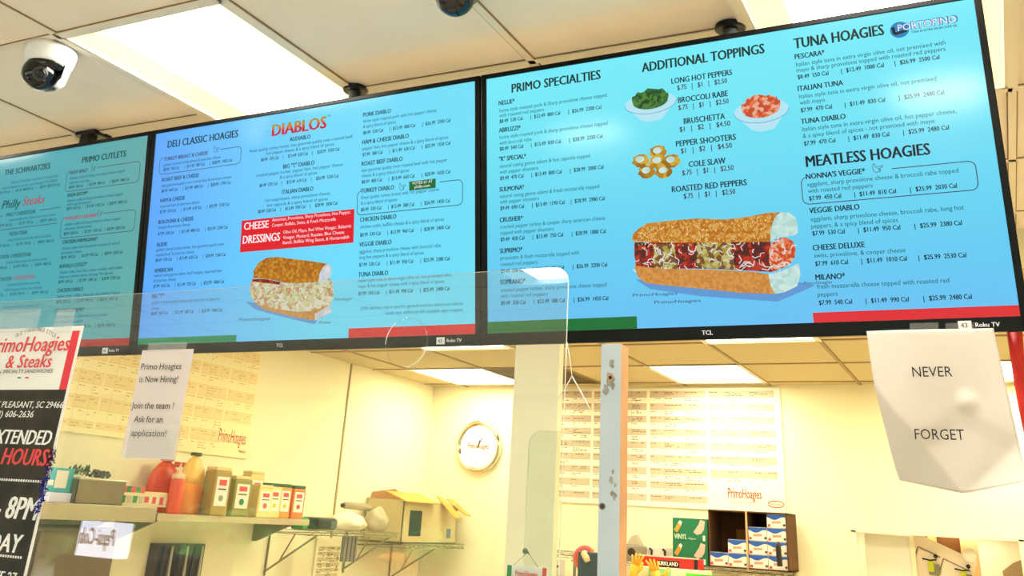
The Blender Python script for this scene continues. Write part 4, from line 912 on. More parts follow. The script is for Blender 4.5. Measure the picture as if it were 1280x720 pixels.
for (px, py, r_, lab, mm) in ((97, 601, .052, 'clear cup of dark green leaves on the steel pan, left of the two cups', m_leaf), (124, 607, .05, 'clear low cup of dark berries on the steel pan, right of the two cups', mat('berry_dark', (60, 44, 66), rough=.5, col2=(90, 80, 60), scale=60))):
    yy, zz = yz(px, py); t = thing('deli_cup', (-4.21, yy, zp+.006), lab, 'cup', 'cups on the steel pan')
    MB().lathe([(r_*.75, 0), (r_, .03), (r_*1.05, .032)], (-4.21, yy, zp+.006), m_cup, n=20).build('cup', t)
    lf = MB(); R = random.Random(int(px))
    for k in range(40):
        a, l = R.uniform(0, 6.28), R.uniform(.01, .035); c = Vector((-4.21+R.uniform(-.03, .03), yy+R.uniform(-r_, r_)*.9, zp+.012+R.uniform(.0, .028)))
        if mm is m_leaf:
            e_ = c+Vector((math.cos(a)*l*.6, math.sin(a)*l, R.uniform(.01, .04))); sd = Vector((-math.sin(a), math.cos(a), .2))*.008
            lf.quad([c, c.lerp(e_, .5)+sd, e_, c.lerp(e_, .5)-sd], mm)
        else: lf.ball(c+Vector((0, 0, .004)), .009, mm, n=8)
    lf.build('contents', t)
def bandr(col, n=4):
    def f(t, M):
        mb = MB(); R = random.Random(n)
        for k in range(n): 
            yk = -.08+.16*k/n; mb.box((.0605, yk, .012+R.uniform(0, .01)), (.0612, yk+.03, .05), col[k % len(col)], M)
        mb.build('print', t)
    return f
for px, zb_, h_, col, lab, k in ((157, 0, .045, (m_pgreen, m_crow), 'cream carton with green print on the steel shelf, under the red-topped one', 4), (156, .046, .03, (m_prtxt, m_pgreen), 'flat red-printed carton on top of the cream carton', 5), (186, 0, .075, (m_prtxt, m_wht), 'white carton with red print left of the red jug', 6)):
    y_, z_ = yz(px, 625); box_item('small_carton', lab, 'carton', (-4.21, y_, Z1+zb_), .12, .17, h_, mat('carton_cream', (238, 222, 178), rough=.6), extra=bandr(col, k))
# jugs and bottles
def jug(px, pt, pb, wpx, body, label, cap, fill=None, hnd=True, cat='jug', jx=-4.2):
    yy, zt_j = yz(px, pt, jx); zb_j = Z2 if px > 199 else Z1; h_ = zt_j-zb_j; wd = yz(px+wpx/2, pb, jx)[0]-yz(px-wpx/2, pb, jx)[0]; r_ = wd/2
    t = thing('plastic_jug', (jx, yy, zb_j), label, cat)
    pf = [(r_*.92, 0), (r_, .012), (r_, h_*.45), (r_*.97, h_*.62), (r_*.78, h_*.78), (r_*.45, h_*.90), (r_*.30, h_*.93), (r_*.30, h_*.96)]
    if fill is None: MB().lathe(pf, (jx, yy, zb_j), body, n=28, squash=(.6, 1)).build('body', t, smooth=True)
    else:
        lo = [p for p in pf if p[1] <= h_*.46] + [(r_, h_*.50)]; hi = [(r_, h_*.50)] + [p for p in pf if p[1] > h_*.51]
        MB().lathe(hi, (jx, yy, zb_j), body, n=28, squash=(.6, 1)).build('body', t, smooth=True); MB().lathe(lo, (jx, yy, zb_j), fill, n=28, squash=(.6, 1)).build('contents', t, smooth=True)
    MB().lathe([(r_*.36, 0), (r_*.36, h_*.05), (r_*.3, h_*.055)], (jx, yy, zb_j+h_*.95), cap, n=18).build('cap', t)
    if hnd: MB().tube([Vector((jx+.02, yy+r_*.40, zb_j+h_*.90)), Vector((jx+.06, yy+r_*.95, zb_j+h_*.90)), Vector((jx+.06, yy+r_*1.05, zb_j+h_*.75)), Vector((jx+.04, yy+r_*.95, zb_j+h_*.55))], .016, body, n=10).build('handle', t, smooth=True)
    return t
m_jr = mat('jug_red', (226, 58, 26), rough=.35); m_jo = mat('jug_amber', (246, 196, 96), rough=.35); m_jo2 = mat('jug_orange', (240, 140, 50), rough=.35); m_bc = mat('cap_dark', (70, 54, 20), rough=.5); m_rc = mat('cap_red', (206, 44, 24), rough=.5)
jug(209.5, 573, 636, 34, m_jr, 'big red plastic sauce jug with a handle, half behind the hiring note', m_rc, jx=-4.41)
jug(246, 566, 638, 27, m_jo, 'tall amber dressing jug with orange liquid between squeeze bottle and spices', m_bc, fill=m_jo2, hnd=False, jx=-4.23)
yy, zt_j = yz(223, 599, -4.13)
t = thing('squeeze_bottle', (-4.13, yy, Z2), 'red squeeze bottle with a pale nozzle in front of the red jug', 'bottle')
hb = zt_j-Z2; MB().lathe([(.036, 0), (.038, .01), (.038, hb*.9), (.033, hb)], (-4.13, yy, Z2), mat('squeeze_red', (232, 84, 40), rough=.35), n=24).build('body', t, smooth=True)
MB().lathe([(.036, 0), (.036, .022), (.014, .034), (.009, .05), (.004, .085)], (-4.13, yy, Z2+hb), mat('nozzle_pale', (246, 196, 160), rough=.4), n=20).build('nozzle', t, smooth=True)
y2, _ = yz(245, 620, -4.13)
# spice canisters
def canister(px, pt, wpx, body, lid, lab, accent, x=-4.17, lidh=.02):
    yy, zt_ = yz(px, pt, x); h_ = zt_-Z2; r_ = (yz(px+wpx/2, 640, x)[0]-yz(px-wpx/2, 640, x)[0])/2
    t = thing('spice_canister', (x, yy, Z2), lab, 'spice canister', 'spice canisters on the wall shelf')
    ang = math.radians(-14)
    M = Matrix.Translation((x, yy, Z2)) @ Matrix.Rotation(ang, 4, 'Z'); k = r_*.76
    MB().box((-k, -k, 0), (k, k, h_-lidh), body, M).build('body', t, bevel=.008)
    MB().box((-k*.94, -k*.94, h_-lidh), (k*.94, k*.94, h_), lid, M).build('lid', t, bevel=.004)
    lb = MB(); lb.box((k, -k*.72, h_*.20), (k+.001, k*.72, h_*.80), m_wht, M)
    lb.box((k+.001, -k*.45, h_*.62), (k+.0015, k*.45, h_*.74), m_prtxt, M); lb.box((k+.001, -k*.5, h_*.53), (k+.0015, k*.5, h_*.56), m_pgry, M)
    lb.lathe([(k*.30, 0), (k*.26, .0012)], M @ Vector((k+.0008, 0, h_*.36)), accent, n=12, M=Matrix.Rotation(ang, 4, 'Z') @ Matrix.Rotation(math.radians(90), 4, 'Y'))
    lb.build('label', t)
    return t
m_ol = mat('spice_olive', (176, 146, 70), rough=.5); m_ol2 = mat('spice_green', (150, 140, 54), rough=.5); m_pl = mat('spice_cream', (246, 214, 140), rough=.5); m_or = mat('spice_orange', (236, 150, 70), rough=.5); m_or2 = mat('spice_rust', (226, 128, 60), rough=.5)
m_lidg = mat('lid_green', (40, 84, 48), rough=.5); m_lidc = mat('lid_cream', (232, 206, 140), rough=.5); m_silv = mat('accent_silver', (150, 150, 130), rough=.4); m_yel = mat('accent_yellow', (220, 190, 40), rough=.5)
for a in ((275, 584, 22, m_ol, m_lidc, 'olive spice canister with a grey-green label right of the amber jug', m_silv, -4.13), (299, 595, 23, m_ol2, m_lidc, 'green-brown spice canister whose white label shows a green leaf', m_pgreen), (318, 589, 18, m_pl, m_lidc, 'pale cream spice canister behind the tomato-labelled one', m_or, -4.32),
          (328, 606, 19, m_pl, m_lidc, 'cream spice canister whose label shows a red tomato', m_cred, -4.14), (341, 604, 16, m_pl, m_lidg, 'narrow cream spice canister with a dark green lid and yellow label mark', m_yel), (354, 605, 15, m_or, m_lidg, 'orange spice canister with a dark green lid, second from the right end', m_yel), (370, 607, 16, m_or2, m_lidg, 'rust-coloured spice canister with a dark green lid at the right end', m_cred)): canister(*a)
# dark dispenser
yy, zz = yz(401, 644)
t = thing('tape_dispenser', (-4.2, yy, Z3), 'low black plastic dispenser at the left end of the wire wall shelf', 'dispenser')
MB().box((-4.29, yy-.11, Z3), (-4.13, yy+.11, Z3+.075), mat('plastic_black', (30, 28, 32), rough=.35)).build('body', t, bevel=.02); MB().box((-4.13, yy+.02, Z3+.01), (-4.122, yy+.09, Z3+.06), mat('plastic_grey', (84, 78, 82), rough=.3)).build('front_plate', t)
tag(MB().box((-4.26, 5.47, Z3), (-4.16, 5.53, Z3+.07), mat('sponge_green', (60, 160, 70), rough=.9)).build('scouring_sponge', bevel=.008), 'green sponge between the spice canisters and the black dispenser', 'sponge')
# cloth bundle, grey roll and knotted cloth
def lump(name, lab, cat, c, r, m, seed, sq):
    mb = MB(); mb.ball((0, 0, 0), 1, m, n=28); R = random.Random(seed); ph = [R.uniform(0, 6) for _ in range(6)]
    mb.v = [Vector(c) + Vector((v.x*sq[0], v.y*sq[1], max(v.z, -.75)*sq[2]+.75*sq[2]))*r*(1+.10*math.sin(5*v.x+ph[0])+.09*math.sin(6*v.y+ph[1])*math.cos(5*v.z+ph[2])) for v in mb.v]
    return tag(mb.build(name, smooth=True), lab, cat)
y1, z1 = yz(440, 664); lump('folded_cloth', 'white folded cloth lying on the wire wall shelf', 'cloth', (-4.24, 6.06, Z3), 1, mat('cloth_white', (242, 232, 204), rough=.95), 1, (.13, .20, .062))
y1, _ = yz(450, 650); t = thing('cloth_roll', (-4.24, y1, Z3+.11), 'thin grey cloth roll lying on the white folded cloth', 'cloth')
MB().tube([(-4.24, y1-.17, Z3+.160), (-4.24, y1-.15, Z3+.162), (-4.24, y1+.1, Z3+.158), (-4.24, y1+.17, Z3+.150)], [.012, .024, .026, .02], mat('cloth_grey', (172, 158, 128), rough=.95), n=14).build('roll', t, smooth=True)
MB().tube([(-4.24, y1-.185, Z3+.159), (-4.24, y1-.165, Z3+.160)], .015, m_dark, n=12).build('core', t)
y1, _ = yz(487, 660); lump('knotted_cloth', 'crumpled grey cloth heap between the white cloth and the open carton', 'cloth', (-4.2, 6.40, Z3+.0), 1, mat('cloth_taupe', (190, 178, 146), rough=.95), 4, (.09, .10, .085))
# open carton in the corner
m_kraft = mat('cardboard', (218, 150, 62), rough=.8); m_kraft2 = mat('cardboard_side', (206, 190, 140), rough=.8); m_kraft3 = mat('cardboard_inside', (150, 100, 46), rough=.9)
xa, xb = -4.44, -4.10; ya, yb = yz(470, 670, -4.1)[0], 7.44; ya = 6.60; zt_ = Z4+.30
t = thing('open_carton', ((xa+xb)/2, (ya+yb)/2, Z4), 'large open cardboard carton with raised flaps in the far corner', 'carton')
cb = MB(); e_ = .006
cb.box((xa, ya, Z4), (xa+e_, yb, zt_), m_kraft2); cb.box((xb-e_, ya, Z4), (xb, yb, zt_), m_kraft2); cb.box((xa, ya, Z4), (xb, ya+e_, zt_), m_kraft2); cb.box((xa, yb-e_, Z4), (xb, yb, zt_), m_kraft2); cb.box((xa, ya, Z4), (xb, yb, Z4+e_), m_kraft3)
cb.build('body', t)
ym = (ya+yb)/2
def flap(p, m=m_kraft):
    o = MB().quad(p, m).build('flap', t); o.modifiers.new('thick', 'SOLIDIFY').thickness = .006
flap([(xb-.20, ya+.03, zt_+.055), (xb-.20, ym+.12, zt_+.055), (xb+.06, ym+.0, zt_-.015), (xb+.06, ya-.06, zt_-.015)])
flap([(xb-.04, ym+.12, zt_+.045), (xb-.04, ym+.20, zt_+.045), (xb+.12, ym+.30, zt_-.11), (xb+.12, ym+.16, zt_-.11)])
flap([(xb-.06, yb-.10, zt_+.03), (xb-.06, yb, zt_+.035), (xb+.10, yb+.05, zt_-.09), (xb+.10, yb-.06, zt_-.08)])
flap([(xa, ya+.05, zt_), (xa, yb-.2, zt_), (xa-.02, ym, zt_+.085), (xa-.02, ya+.10, zt_+.05)], m_kraft3)
flap([(xb, yb, zt_), (xa+.05, yb, zt_), (xa+.05, yb+.09, zt_-.03), (xb, yb+.09, zt_-.05)])
lb = MB(); yk1 = yz(519, 655, -4.1)[0]
lb.quad([(xb+.001, yk1-.09, Z4+.05), (xb+.001, yk1+.09, Z4+.05), (xb+.001, yk1+.09, Z4+.23), (xb+.001, yk1-.09, Z4+.23)], mat('carton_dark_print', (30, 62, 50), rough=.7, col2=(20, 44, 36), scale=30))
lb.build('print_panel', t)
MB().quad([(xb+.001, yb-.16, Z4+.04), (xb+.001, yb-.09, Z4+.04), (xb+.001, yb-.09, Z4+.11), (xb+.001, yb-.16, Z4+.11)], mat('carton_blue_print', (110, 124, 150), rough=.7)).build('shipping_label', t)
# things on the wall below the shelves
ya, yb = lp(429, 690)[1], lp(446, 690)[1]; zt_, zb_ = lp(437, 671).z, lp(437, 702).z
t = thing('file_holder', (XL, (ya+yb)/2, zb_), 'grey vertical file holder clipped under the wire wall shelf', 'holder')
x_ = -4.1; y0_, _ = yz(430, 690, x_); y1_, _ = yz(446, 690, x_); zt_ = Z3-.035; zb_ = yz(438, 702, x_)[1]
MB().box((x_-.03, y0_, zb_), (x_, y1_, zt_), mat('holder_grey', (128, 120, 112), rough=.4)).build('body', t, bevel=.003)
hl = MB()
for q in (.2, .5, .8): hl.tube([(x_+.002, y0_+(y1_-y0_)*q, zb_), (x_+.002, y0_+(y1_-y0_)*q, zt_)], .004, mat('holder_dark', (74, 68, 66), rough=.4), n=6)
hl.build('rib', t)
t = thing('utensil_rack', (XL, 4.72, EYE-.62), 'dark rack with hanging steel utensils on the left wall below the jugs', 'rack')
yr0, yr1 = lp(186, 690).y, lp(246, 690).y
MB().box((XL, yr0, EYE-.75), (XL+.06, yr1, lp(215, 679).z), mat('rack_dark', (62, 54, 46), rough=.5)).build('back_board', t)
R = random.Random(2)
for k in range(6):
    yk = yr0+.04+(yr1-yr0-.08)*k/5; MB().tube([(XL+.075, yk, EYE-.72), (XL+.075, yk, EYE-.42), (XL+.075, yk, EYE-.26)], [.02, .012, .008], m_steel if k % 2 else m_ink, n=8).build('utensil', t)

t = thing('darkening_cabinet', (-4.3, 3.45, 0), 'added grey-brown cabinet that darkens the wall under the steel shelf, behind the hours poster', 'cabinet')  # added to darken this stretch so the mirrored sign shows
MB().box((XL+.01, 2.9, 0), (-4.16, 3.93, EYE-.16), mat('cabinet_steel', (112, 100, 80), rough=.4, metal=.4)).build('body', t, bevel=.006)
MB().box((-4.158, 2.92, .12), (-4.145, 3.42, EYE-.18), mat('cabinet_steel')).build('door', t, bevel=.004); MB().box((-4.158, 3.44, .12), (-4.145, 3.91, EYE-.18), mat('cabinet_steel')).build('door', t, bevel=.004)
# ---- back wall: wire shelf with boxed goods (right of the post)
ZR = EYE-.232; sx0, sx1 = -2.95, -1.395
wire_shelf(sx0, sx1, 7.15, 7.55, ZR, 'chrome wire shelf at the back wall stacked with boxed gloves and white packs', 8, 40, (), along='x', sideposts=((sx1-.012, 7.162, -.004), (sx1-.012, 7.538, -.004), (sx0+.02, 7.17, -.004)))
XB = lambda px, py=690, y=7.2: P(px, py, y=y)
def vinyl(k, lab):
    a, b = XB(841, 690), XB(885, 690); h_ = (XB(862, 648).z-ZR)/2; z0 = ZR+k*(h_+.0005)
    t = thing('glove_box', ((a.x+b.x)/2, 7.3, z0), lab, 'glove box', 'green glove boxes')
    MB().box((a.x, 7.2, z0), (b.x, 7.44, z0+h_), mat('glove_green', (16, 122, 84), rough=.5)).build('carton', t, bevel=.002)
    w_ = b.x-a.x; y = 7.1995
    p = MB(); m_hand = mat('glove_print_pink', (240, 196, 180), rough=.6); m_org = mat('glove_print_orange', (232, 160, 60), rough=.6)
    hx, hz = a.x+w_*.80, z0+h_*.60
    p.quad([(hx+dx*w_, y, hz+dz*h_) for dx, dz in ((-.20, -.20), (-.10, -.30), (.02, -.24), (.10, -.05), (.13, .30), (.0, .36), (-.05, .15), (-.14, -.06))], m_hand)
    p.build('hand_print', t); p = MB()
    p.quad([(a.x+w_*dx, y, z0+h_*dz) for dx, dz in ((.04, .46), (.13, .36), (.25, .66), (.17, .80))], m_org); p.quad([(a.x+w_*dx, y-.0003, z0+h_*dz) for dx, dz in ((.16, .80), (.22, .90), (.28, .82), (.24, .66))], m_wht)
    p.build('finger_print', t); p = MB()
    p.quad([(a.x+w_*.86, y, z0+h_*.05), (a.x+w_*.93, y, z0+h_*.05), (a.x+w_*.93, y, z0+h_*.28), (a.x+w_*.86, y, z0+h_*.28)], m_wht)
    p.build('corner_print', t)
    write(('vin', k), 'VINYL', (a.x+w_*.05, y-.0005, z0+h_*.08), (1, 0, 0), (0, 0, 1), h_*.22, mat('print_pale_green', (200, 240, 214), rough=.6), width=w_*.36, bold=.02); write(('vin', k, 'count'), '100 gloves', (a.x+w_*.46, y-.0005, z0+h_*.08), (1, 0, 0), (0, 0, 1), h_*.09, mat('print_pale_green'), width=w_*.2)
    return t
vroots = [vinyl(0, 'green vinyl glove box, the lower of two beside the brown divider'), vinyl(1, 'green vinyl glove box, the upper of two beside the brown divider')]
# brown divider case
a, b = XB(886, 680, 7.18), XB(985, 680, 7.18); zc = XB(935, 639, 7.18).z; m_dk = mat('divider_brown', (92, 56, 22), rough=.9); m_dk2 = mat('divider_edge', (196, 168, 120), rough=.9)
t = thing('divider_case', ((a.x+b.x)/2, 7.3, ZR), 'brown two-bay cardboard case full of small white packs', 'case')
dc = MB(); e_ = .008; xm = XB(934, 680, 7.18).x
dc.box((a.x, 7.18, ZR), (a.x+e_, 7.52, zc), m_dk); dc.box((b.x-e_, 7.18, ZR), (b.x, 7.52, zc), m_dk); dc.box((xm-e_/2, 7.18, ZR), (xm+e_/2, 7.52, zc), m_dk)
dc.box((a.x, 7.18, zc-e_), (b.x, 7.52, zc), m_dk); dc.box((a.x, 7.18, ZR), (b.x, 7.52, ZR+e_), m_dk); dc.box((a.x, 7.51, ZR), (b.x, 7.52, zc), m_dk)
dc.build('case', t)
ed = MB(); ed.box((xm-.007, 7.176, ZR), (xm+.007, 7.181, zc), m_dk2); ed.build('divider', t); ed = MB(); ed.box((a.x+.12, 7.50, ZR+.02), (xm-.02, 7.508, zc-.12), mat('divider_flap', (150, 104, 50), rough=.9)); ed.build('inner_flap', t)
# white packs in the bays: made once, then copied
m_pk = mat('pack_white', (244, 236, 226), rough=.5); m_pkb = mat('pack_blue', (36, 92, 190), rough=.5); m_pkr = mat('pack_rose', (232, 150, 130), rough=.5)
pw_, ph_, pd_ = .128, .086, .20
def pack0():
    t = thing('white_pack', (0, 0, 0), '', 'pack', 'white packs in the divider case')
    MB().box((-pw_/2, 0, 0), (pw_/2, pd_, ph_), m_pk).build('carton', t, local=True, bevel=.002)
    b_ = MB(); y = -.0006
    for i in range(8):
        x0_, x1_ = -pw_/2+pw_*i/8, -pw_/2+pw_*(i+1)/8; f_ = lambda x: .060+.010*math.sin((x/pw_+.5)*6.28+2.2)
        b_.quad([(x0_, y, f_(x0_)), (x1_, y, f_(x1_)), (x1_, y, ph_-.002), (x0_, y, ph_-.002)], m_pkb)
    b_.quad([(-pw_/2, 0, ph_+.0006), (pw_/2, 0, ph_+.0006), (pw_/2, pd_, ph_+.0006), (-pw_/2, pd_, ph_+.0006)], m_pkb)
    b_.build('wave_band', t, local=True)
    q = MB(); q.quad([(-.03, y, .026), (.03, y, .030), (.03, y, .044), (-.03, y, .042)], m_pkr); q.quad([(-pw_/2+.006, y, .006), (-pw_/2+.024, y, .006), (-pw_/2+.024, y, .022), (-pw_/2+.006, y, .022)], m_cred); q.quad([(.045, y, .012), (.062, y, .012), (.062, y, .026), (.045, y, .026)], m_pgry); q.build('print', t, local=True)
    return t
proto = pack0(); used = False
x_l = [xm-.008-pw_*1.5-.003, xm-.008-pw_/2, xm+.008+pw_/2, xm+.008+pw_*1.5+.003]
names = {(0, 0): 'white pack alone in the first column of the left bay', (1, 0): 'lower white pack of two beside the divider, left bay', (1, 1): 'upper white pack of two beside the divider, left bay',
 (2, 0): 'bottom white pack of the three-high column in the right bay', (2, 1): 'middle white pack of the three-high column in the right bay', (2, 2): 'top white pack of the three-high column in the right bay',
 (3, 0): 'bottom white pack of the four-high column at the right side', (3, 1): 'second white pack up in the four-high right column', (3, 2): 'third white pack up in the four-high right column', (3, 3): 'topmost white pack of the four-high right column'}
for (c_, k), lab in names.items():
    if not used: r_ = proto; used = True
    else:
        r_ = proto.copy(); COL.objects.link(r_)
        for ch_ in list(proto.children):
            cc_ = ch_.copy(); COL.objects.link(cc_); cc_.parent = r_
    r_.location = (x_l[c_], 7.185+.002*c_, ZR+e_+.001+k*(ph_+.002)); r_['label'] = lab
# black clip-strip on the shelf front, right end
q0, q1 = P(972, 677, y=7.14), P(975, 708, y=7.14)
tag(MB().tube([q0, q0.lerp(q1, .2), q1], [.010, .018, .018], mat('plastic_black'), n=10).build('black_handle', smooth=True), 'black handle standing at the front of the wire shelf before the white packs', 'handle')
# foil carton and shopping bits in front
yk = 6.95; ZT = P(830, 711, y=yk).z
struct(MB().box((-2.75, 6.62, ZT-.20), (-1.85, 7.10, ZT-.145), mat('prep_table_top', (206, 200, 180), rough=.4)), 'trim_4')
struct(MB().box((-2.70, 6.70, 0), (-2.64, 7.0, ZT-.20), m_steel).box((-1.96, 6.70, 0), (-1.90, 7.0, ZT-.20), m_steel), 'trim_5')
a, b = P(797, 705, y=yk), P(874, 710, y=yk); za = P(835, 697, y=yk).z
t = thing('foil_carton', ((a.x+b.x)/2, yk+.05, ZT-.145), 'long red foil carton in front of the green glove boxes', 'carton')
MB().box((a.x, yk, ZT-.145), (b.x, yk+.12, za), mat('foil_red', (220, 34, 30), rough=.45)).build('carton', t, bevel=.003)
pb_ = MB(); pb_.box((a.x+.14, yk-.001, za-.060), (a.x+.30, yk, za-.018), m_ink); pb_.box((b.x-.035, yk-.001, za-.09), (b.x-.01, yk, za), m_ink); pb_.box((a.x, yk-.002, za), (b.x, yk+.01, za+.008), mat('foil_pink', (250, 200, 196), rough=.5)); pb_.build('print', t)
write('foil', 'KIRKLAND', (a.x+.15, yk-.0015, za-.050), (1, 0, 0), (0, 0, 1), .024, m_pwtxt, width=.14, bold=.02)
foil_root = t
a, b = P(793, 714, y=6.8), P(884, 716, y=6.8); zt_ = P(840, 711, y=6.8).z
t = thing('pale_carton', ((a.x+b.x)/2, 6.85, ZT-.145), 'pale carton with green print at the bottom edge in front of the red foil carton', 'carton')
MB().box((a.x, 6.8, ZT-.145), (b.x, 6.92, zt_), mat('carton_pale_lime', (236, 240, 200), rough=.6)).build('carton', t, bevel=.003)
MB().box((a.x+.10, 6.799, ZT-.14), (a.x+.26, 6.8, zt_-.002), mat('print_mint', (150, 220, 170), rough=.6)).box((a.x+.36, 6.799, ZT-.14), (a.x+.58, 6.8, zt_-.02), mat('print_lime', (96, 220, 60), rough=.6)).build('print', t)
yl = 6.72
for (px, py, lab, rot) in ((790, 705, 'upright yellow glove at the left of the pale carton', .25), (822, 716, 'second yellow glove, lower, beside the upright one', -.2)):
    c = P(px, py, y=yl); base = Vector((c.x, yl, ZT-.145)); hgt = c.z-base.z+.06
    mb = MB(); my = mat('rubber_yellow', (244, 190, 60), rough=.45)
    mb.tube([base, base+Vector((rot*.05, 0, hgt*.5)), base+Vector((rot*.1, 0, hgt*.72))], [.032, .028, .032], my, n=12)
    for f_ in range(4):
        a_ = rot + (f_-1.5)*.16; s_ = base+Vector((rot*.1+(f_-1.5)*.014, 0, hgt*.68)); mb.tube([s_, s_+Vector((math.sin(a_)*.05, 0, .05)), s_+Vector((math.sin(a_)*.09, -.01, .085-.01*abs(f_-1.5)))], [.009, .008, .006], my, n=8)
    s_ = base+Vector((.02, 0, hgt*.5)); mb.tube([s_, s_+Vector((.04, 0, .03)), s_+Vector((.055, 0, .07))], [.016, .014, .009], my, n=8)
    tag(mb.build('rubber_glove', smooth=True), lab, 'glove', 'yellow gloves')
# small grey device and white strip behind the post
c = P(797, 690, y=7.3); t = thing('grey_device', (c.x, 7.3, ZR), 'small grey device with a dark round lens right of the wooden post', 'device')
MB().box((c.x-.085, 7.25, ZR), (c.x+.065, 7.4, ZR+.10), mat('device_grey', (150, 142, 124), rough=.5)).build('body', t, bevel=.01)
MB().lathe([(.028, 0), (.026, .012), (.012, .014)], (c.x-.03, 7.25, ZR+.055), m_dark, n=18, M=RY).build('lens', t)
tag(MB().hexa([Vector(p) for p in ((c.x-.08, 7.27, ZR+.10), (c.x+.03, 7.27, ZR+.10), (c.x+.03, 7.37, ZR+.10), (c.x-.08, 7.37, ZR+.10), (c.x-.05, 7.29, ZR+.16), (c.x-.01, 7.29, ZR+.175), (c.x-.01, 7.35, ZR+.175), (c.x-.05, 7.35, ZR+.16))], mat('stone_grey', (168, 160, 140), rough=.8)).build('grey_weight', bevel=.006), 'grey wedge lying on top of the small grey device', 'weight')
c = P(823, 690, y=7.3); t = thing('hook_board', (c.x, 7.3, ZR), 'white board with two black hooks beside the green glove boxes', 'hook board')
MB().box((c.x-.10, 7.32, ZR), (c.x+.11, 7.335, ZR+.10), m_wht).build('board', t, bevel=.002)
for dx in (-.06, .04): MB().tube([(c.x+dx-.01, 7.316, ZR+.085), (c.x+dx+.01, 7.30, ZR+.075), (c.x+dx+.008, 7.30, ZR+.04), (c.x+dx+.03, 7.305, ZR+.02)], .008, m_ink, n=8).build('hook', t)
# objects left of the post: wire shelf end, red ring, dark tablet, leaning paper
yv = 6.6; ZV = P(705, 690, y=yv).z
wire_shelf(P(688, 690, y=yv).x-.25, P(742, 690, y=yv).x+.10, yv, yv+.4, ZV, 'short wire shelf seen between the column and the wooden post', 6, 18, (), along='x', sideposts=((P(742, 690, y=yv).x+.08, yv+.2, 0), (P(688, 690, y=yv).x-.22, yv+.2, 0)))
c = P(733, 705, y=6.35); t = thing('tablet_panel', (c.x, 6.35, P(733, 724, y=6.35).z-.2), 'dark slate panel next to the wooden post, in front of the red ring', 'panel')
x0_, x1_ = P(722, 705, y=6.35).x, P(748, 705, y=6.35).x; zt_ = P(735, 690, y=6.35).z
struct(MB().box((x0_-.4, 6.2, 0), (x1_+.3, 6.58, zt_-.45), m_steel), 'trim_6')
MB().box((x0_, 6.35, zt_-.45), (x1_, 6.38, zt_), mat('slate_blue', (44, 62, 80), rough=.4)).build('body', t, bevel=.004)
MB().tube([P(729, 691, y=6.34), P(733, 698, y=6.33), P(735, 702, y=6.33)], [.02, .022, .018], mat('peach_plastic', (240, 200, 150), rough=.5), n=10).build('handle', t, smooth=True)
c = P(731, 698, y=6.42); R1 = .065
t2 = MB(); t2.tube([c+Vector((R1*math.cos(a*.2618), 0, R1*math.sin(a*.2618))) for a in range(24)], .016, mat('ring_red', (232, 84, 70), rough=.5), n=10, closed=True)
t2.tube([c+Vector((-.02, .02, -R1-.01)), c+Vector((-.02, .02, zt_-.45-c.z))], .01, mat('ring_red'), n=8)
tag(t2.build('red_ring', smooth=True), 'red ring on a stem showing behind the dark slate panel', 'ring')
c = P(702, 712, y=6.62); 
t = thing('leaning_paper', (c.x, 6.6, ZV-.3), 'pale paper with a green band hanging from the short wire shelf', 'paper')
x0_, x1_ = P(690, 705, y=6.58).x, P(706, 705, y=6.58).x
MB().box((x0_, 6.585, ZV-.30), (x1_, 6.588, ZV-.05), m_paper).build('sheet', t); MB().box((x0_, 6.583, ZV-.19), (x1_, 6.585, ZV-.15), m_pgreen).build('green_band', t); MB().box((x0_, 6.583, ZV-.10), (x0_+.05, 6.585, ZV-.085), m_ink).build('heading', t)

# ---- framed opening in the back wall
m_fr = mat('opening_frame', (244, 236, 204), rough=.6); m_rec = mat('recess_paint', (244, 234, 208), rough=.8)
fw = MB(); 
fw.box((OX0-.02, YB-.012, OZ0), (OX0+.012, YB+.02, OZ1), m_fr); fw.box((OX1-.012, YB-.012, OZ0), (OX1+.02, YB+.02, OZ1), m_fr); fw.box((OX0-.02, YB-.012, OZ1-.012), (OX1+.02, YB+.02, OZ1+.012), m_fr); fw.box((OX0-.02, YB-.012, OZ0-.02), (OX1+.02, YB+.02, OZ0), m_fr)
struct(fw, 'window_2')
rc = MB(); D = .75
rc.box((OX0-.05, YB+D, OZ0-.05), (OX1+.05, YB+D+.03, OZ1+.05), m_rec); rc.box((OX0-.05, YB+T, OZ0-.05), (OX0-.02, YB+D, OZ1+.05), m_rec); rc.box((OX1+.02, YB+T, OZ0-.05), (OX1+.05, YB+D, OZ1+.05), m_rec)
rc.box((OX0-.05, YB+T, OZ1+.02), (OX1+.05, YB+D, OZ1+.05), m_rec); rc.box((OX0-.05, YB+T, OZ0-.05), (OX1+.05, YB+D, OZ0-.02), m_rec)
struct(rc, 'wall_recess')
t = thing('closet_fill_light', ((OX0+OX1)/2, YB+.60, OZ1+.012), 'added fill panel that brightens the closet inside the framed opening', 'ceiling light')  # added fill that brightens the recess, no fixture known here
MB().box((OX0+.1, YB+.30, OZ1+.012), (OX1-.1, YB+.68, OZ1+.02), m_lframe).build('frame', t); MB().box((OX0+.12, YB+.32, OZ1+.004), (OX1-.12, YB+.66, OZ1+.012), mat('closet_fill_panel', (250, 250, 240), emit=(255, 243, 215), es=5)).build('diffuser', t)
yo = YB+.16
def O(px, py, y=yo): return P(px, py, y=y)
a, b = O(1080, 668), O(1136, 671)
t = thing('leaning_board', ((a.x+b.x)/2, yo+.02, OZ0-.02), 'plain white panel standing at the left in the framed opening', 'panel')
MB().box((a.x, yo+.02, OZ0-.02), (b.x, yo+.05, OZ1-.02), mat('panel_white', (236, 234, 222), rough=.4)).build('body', t, bevel=.003)
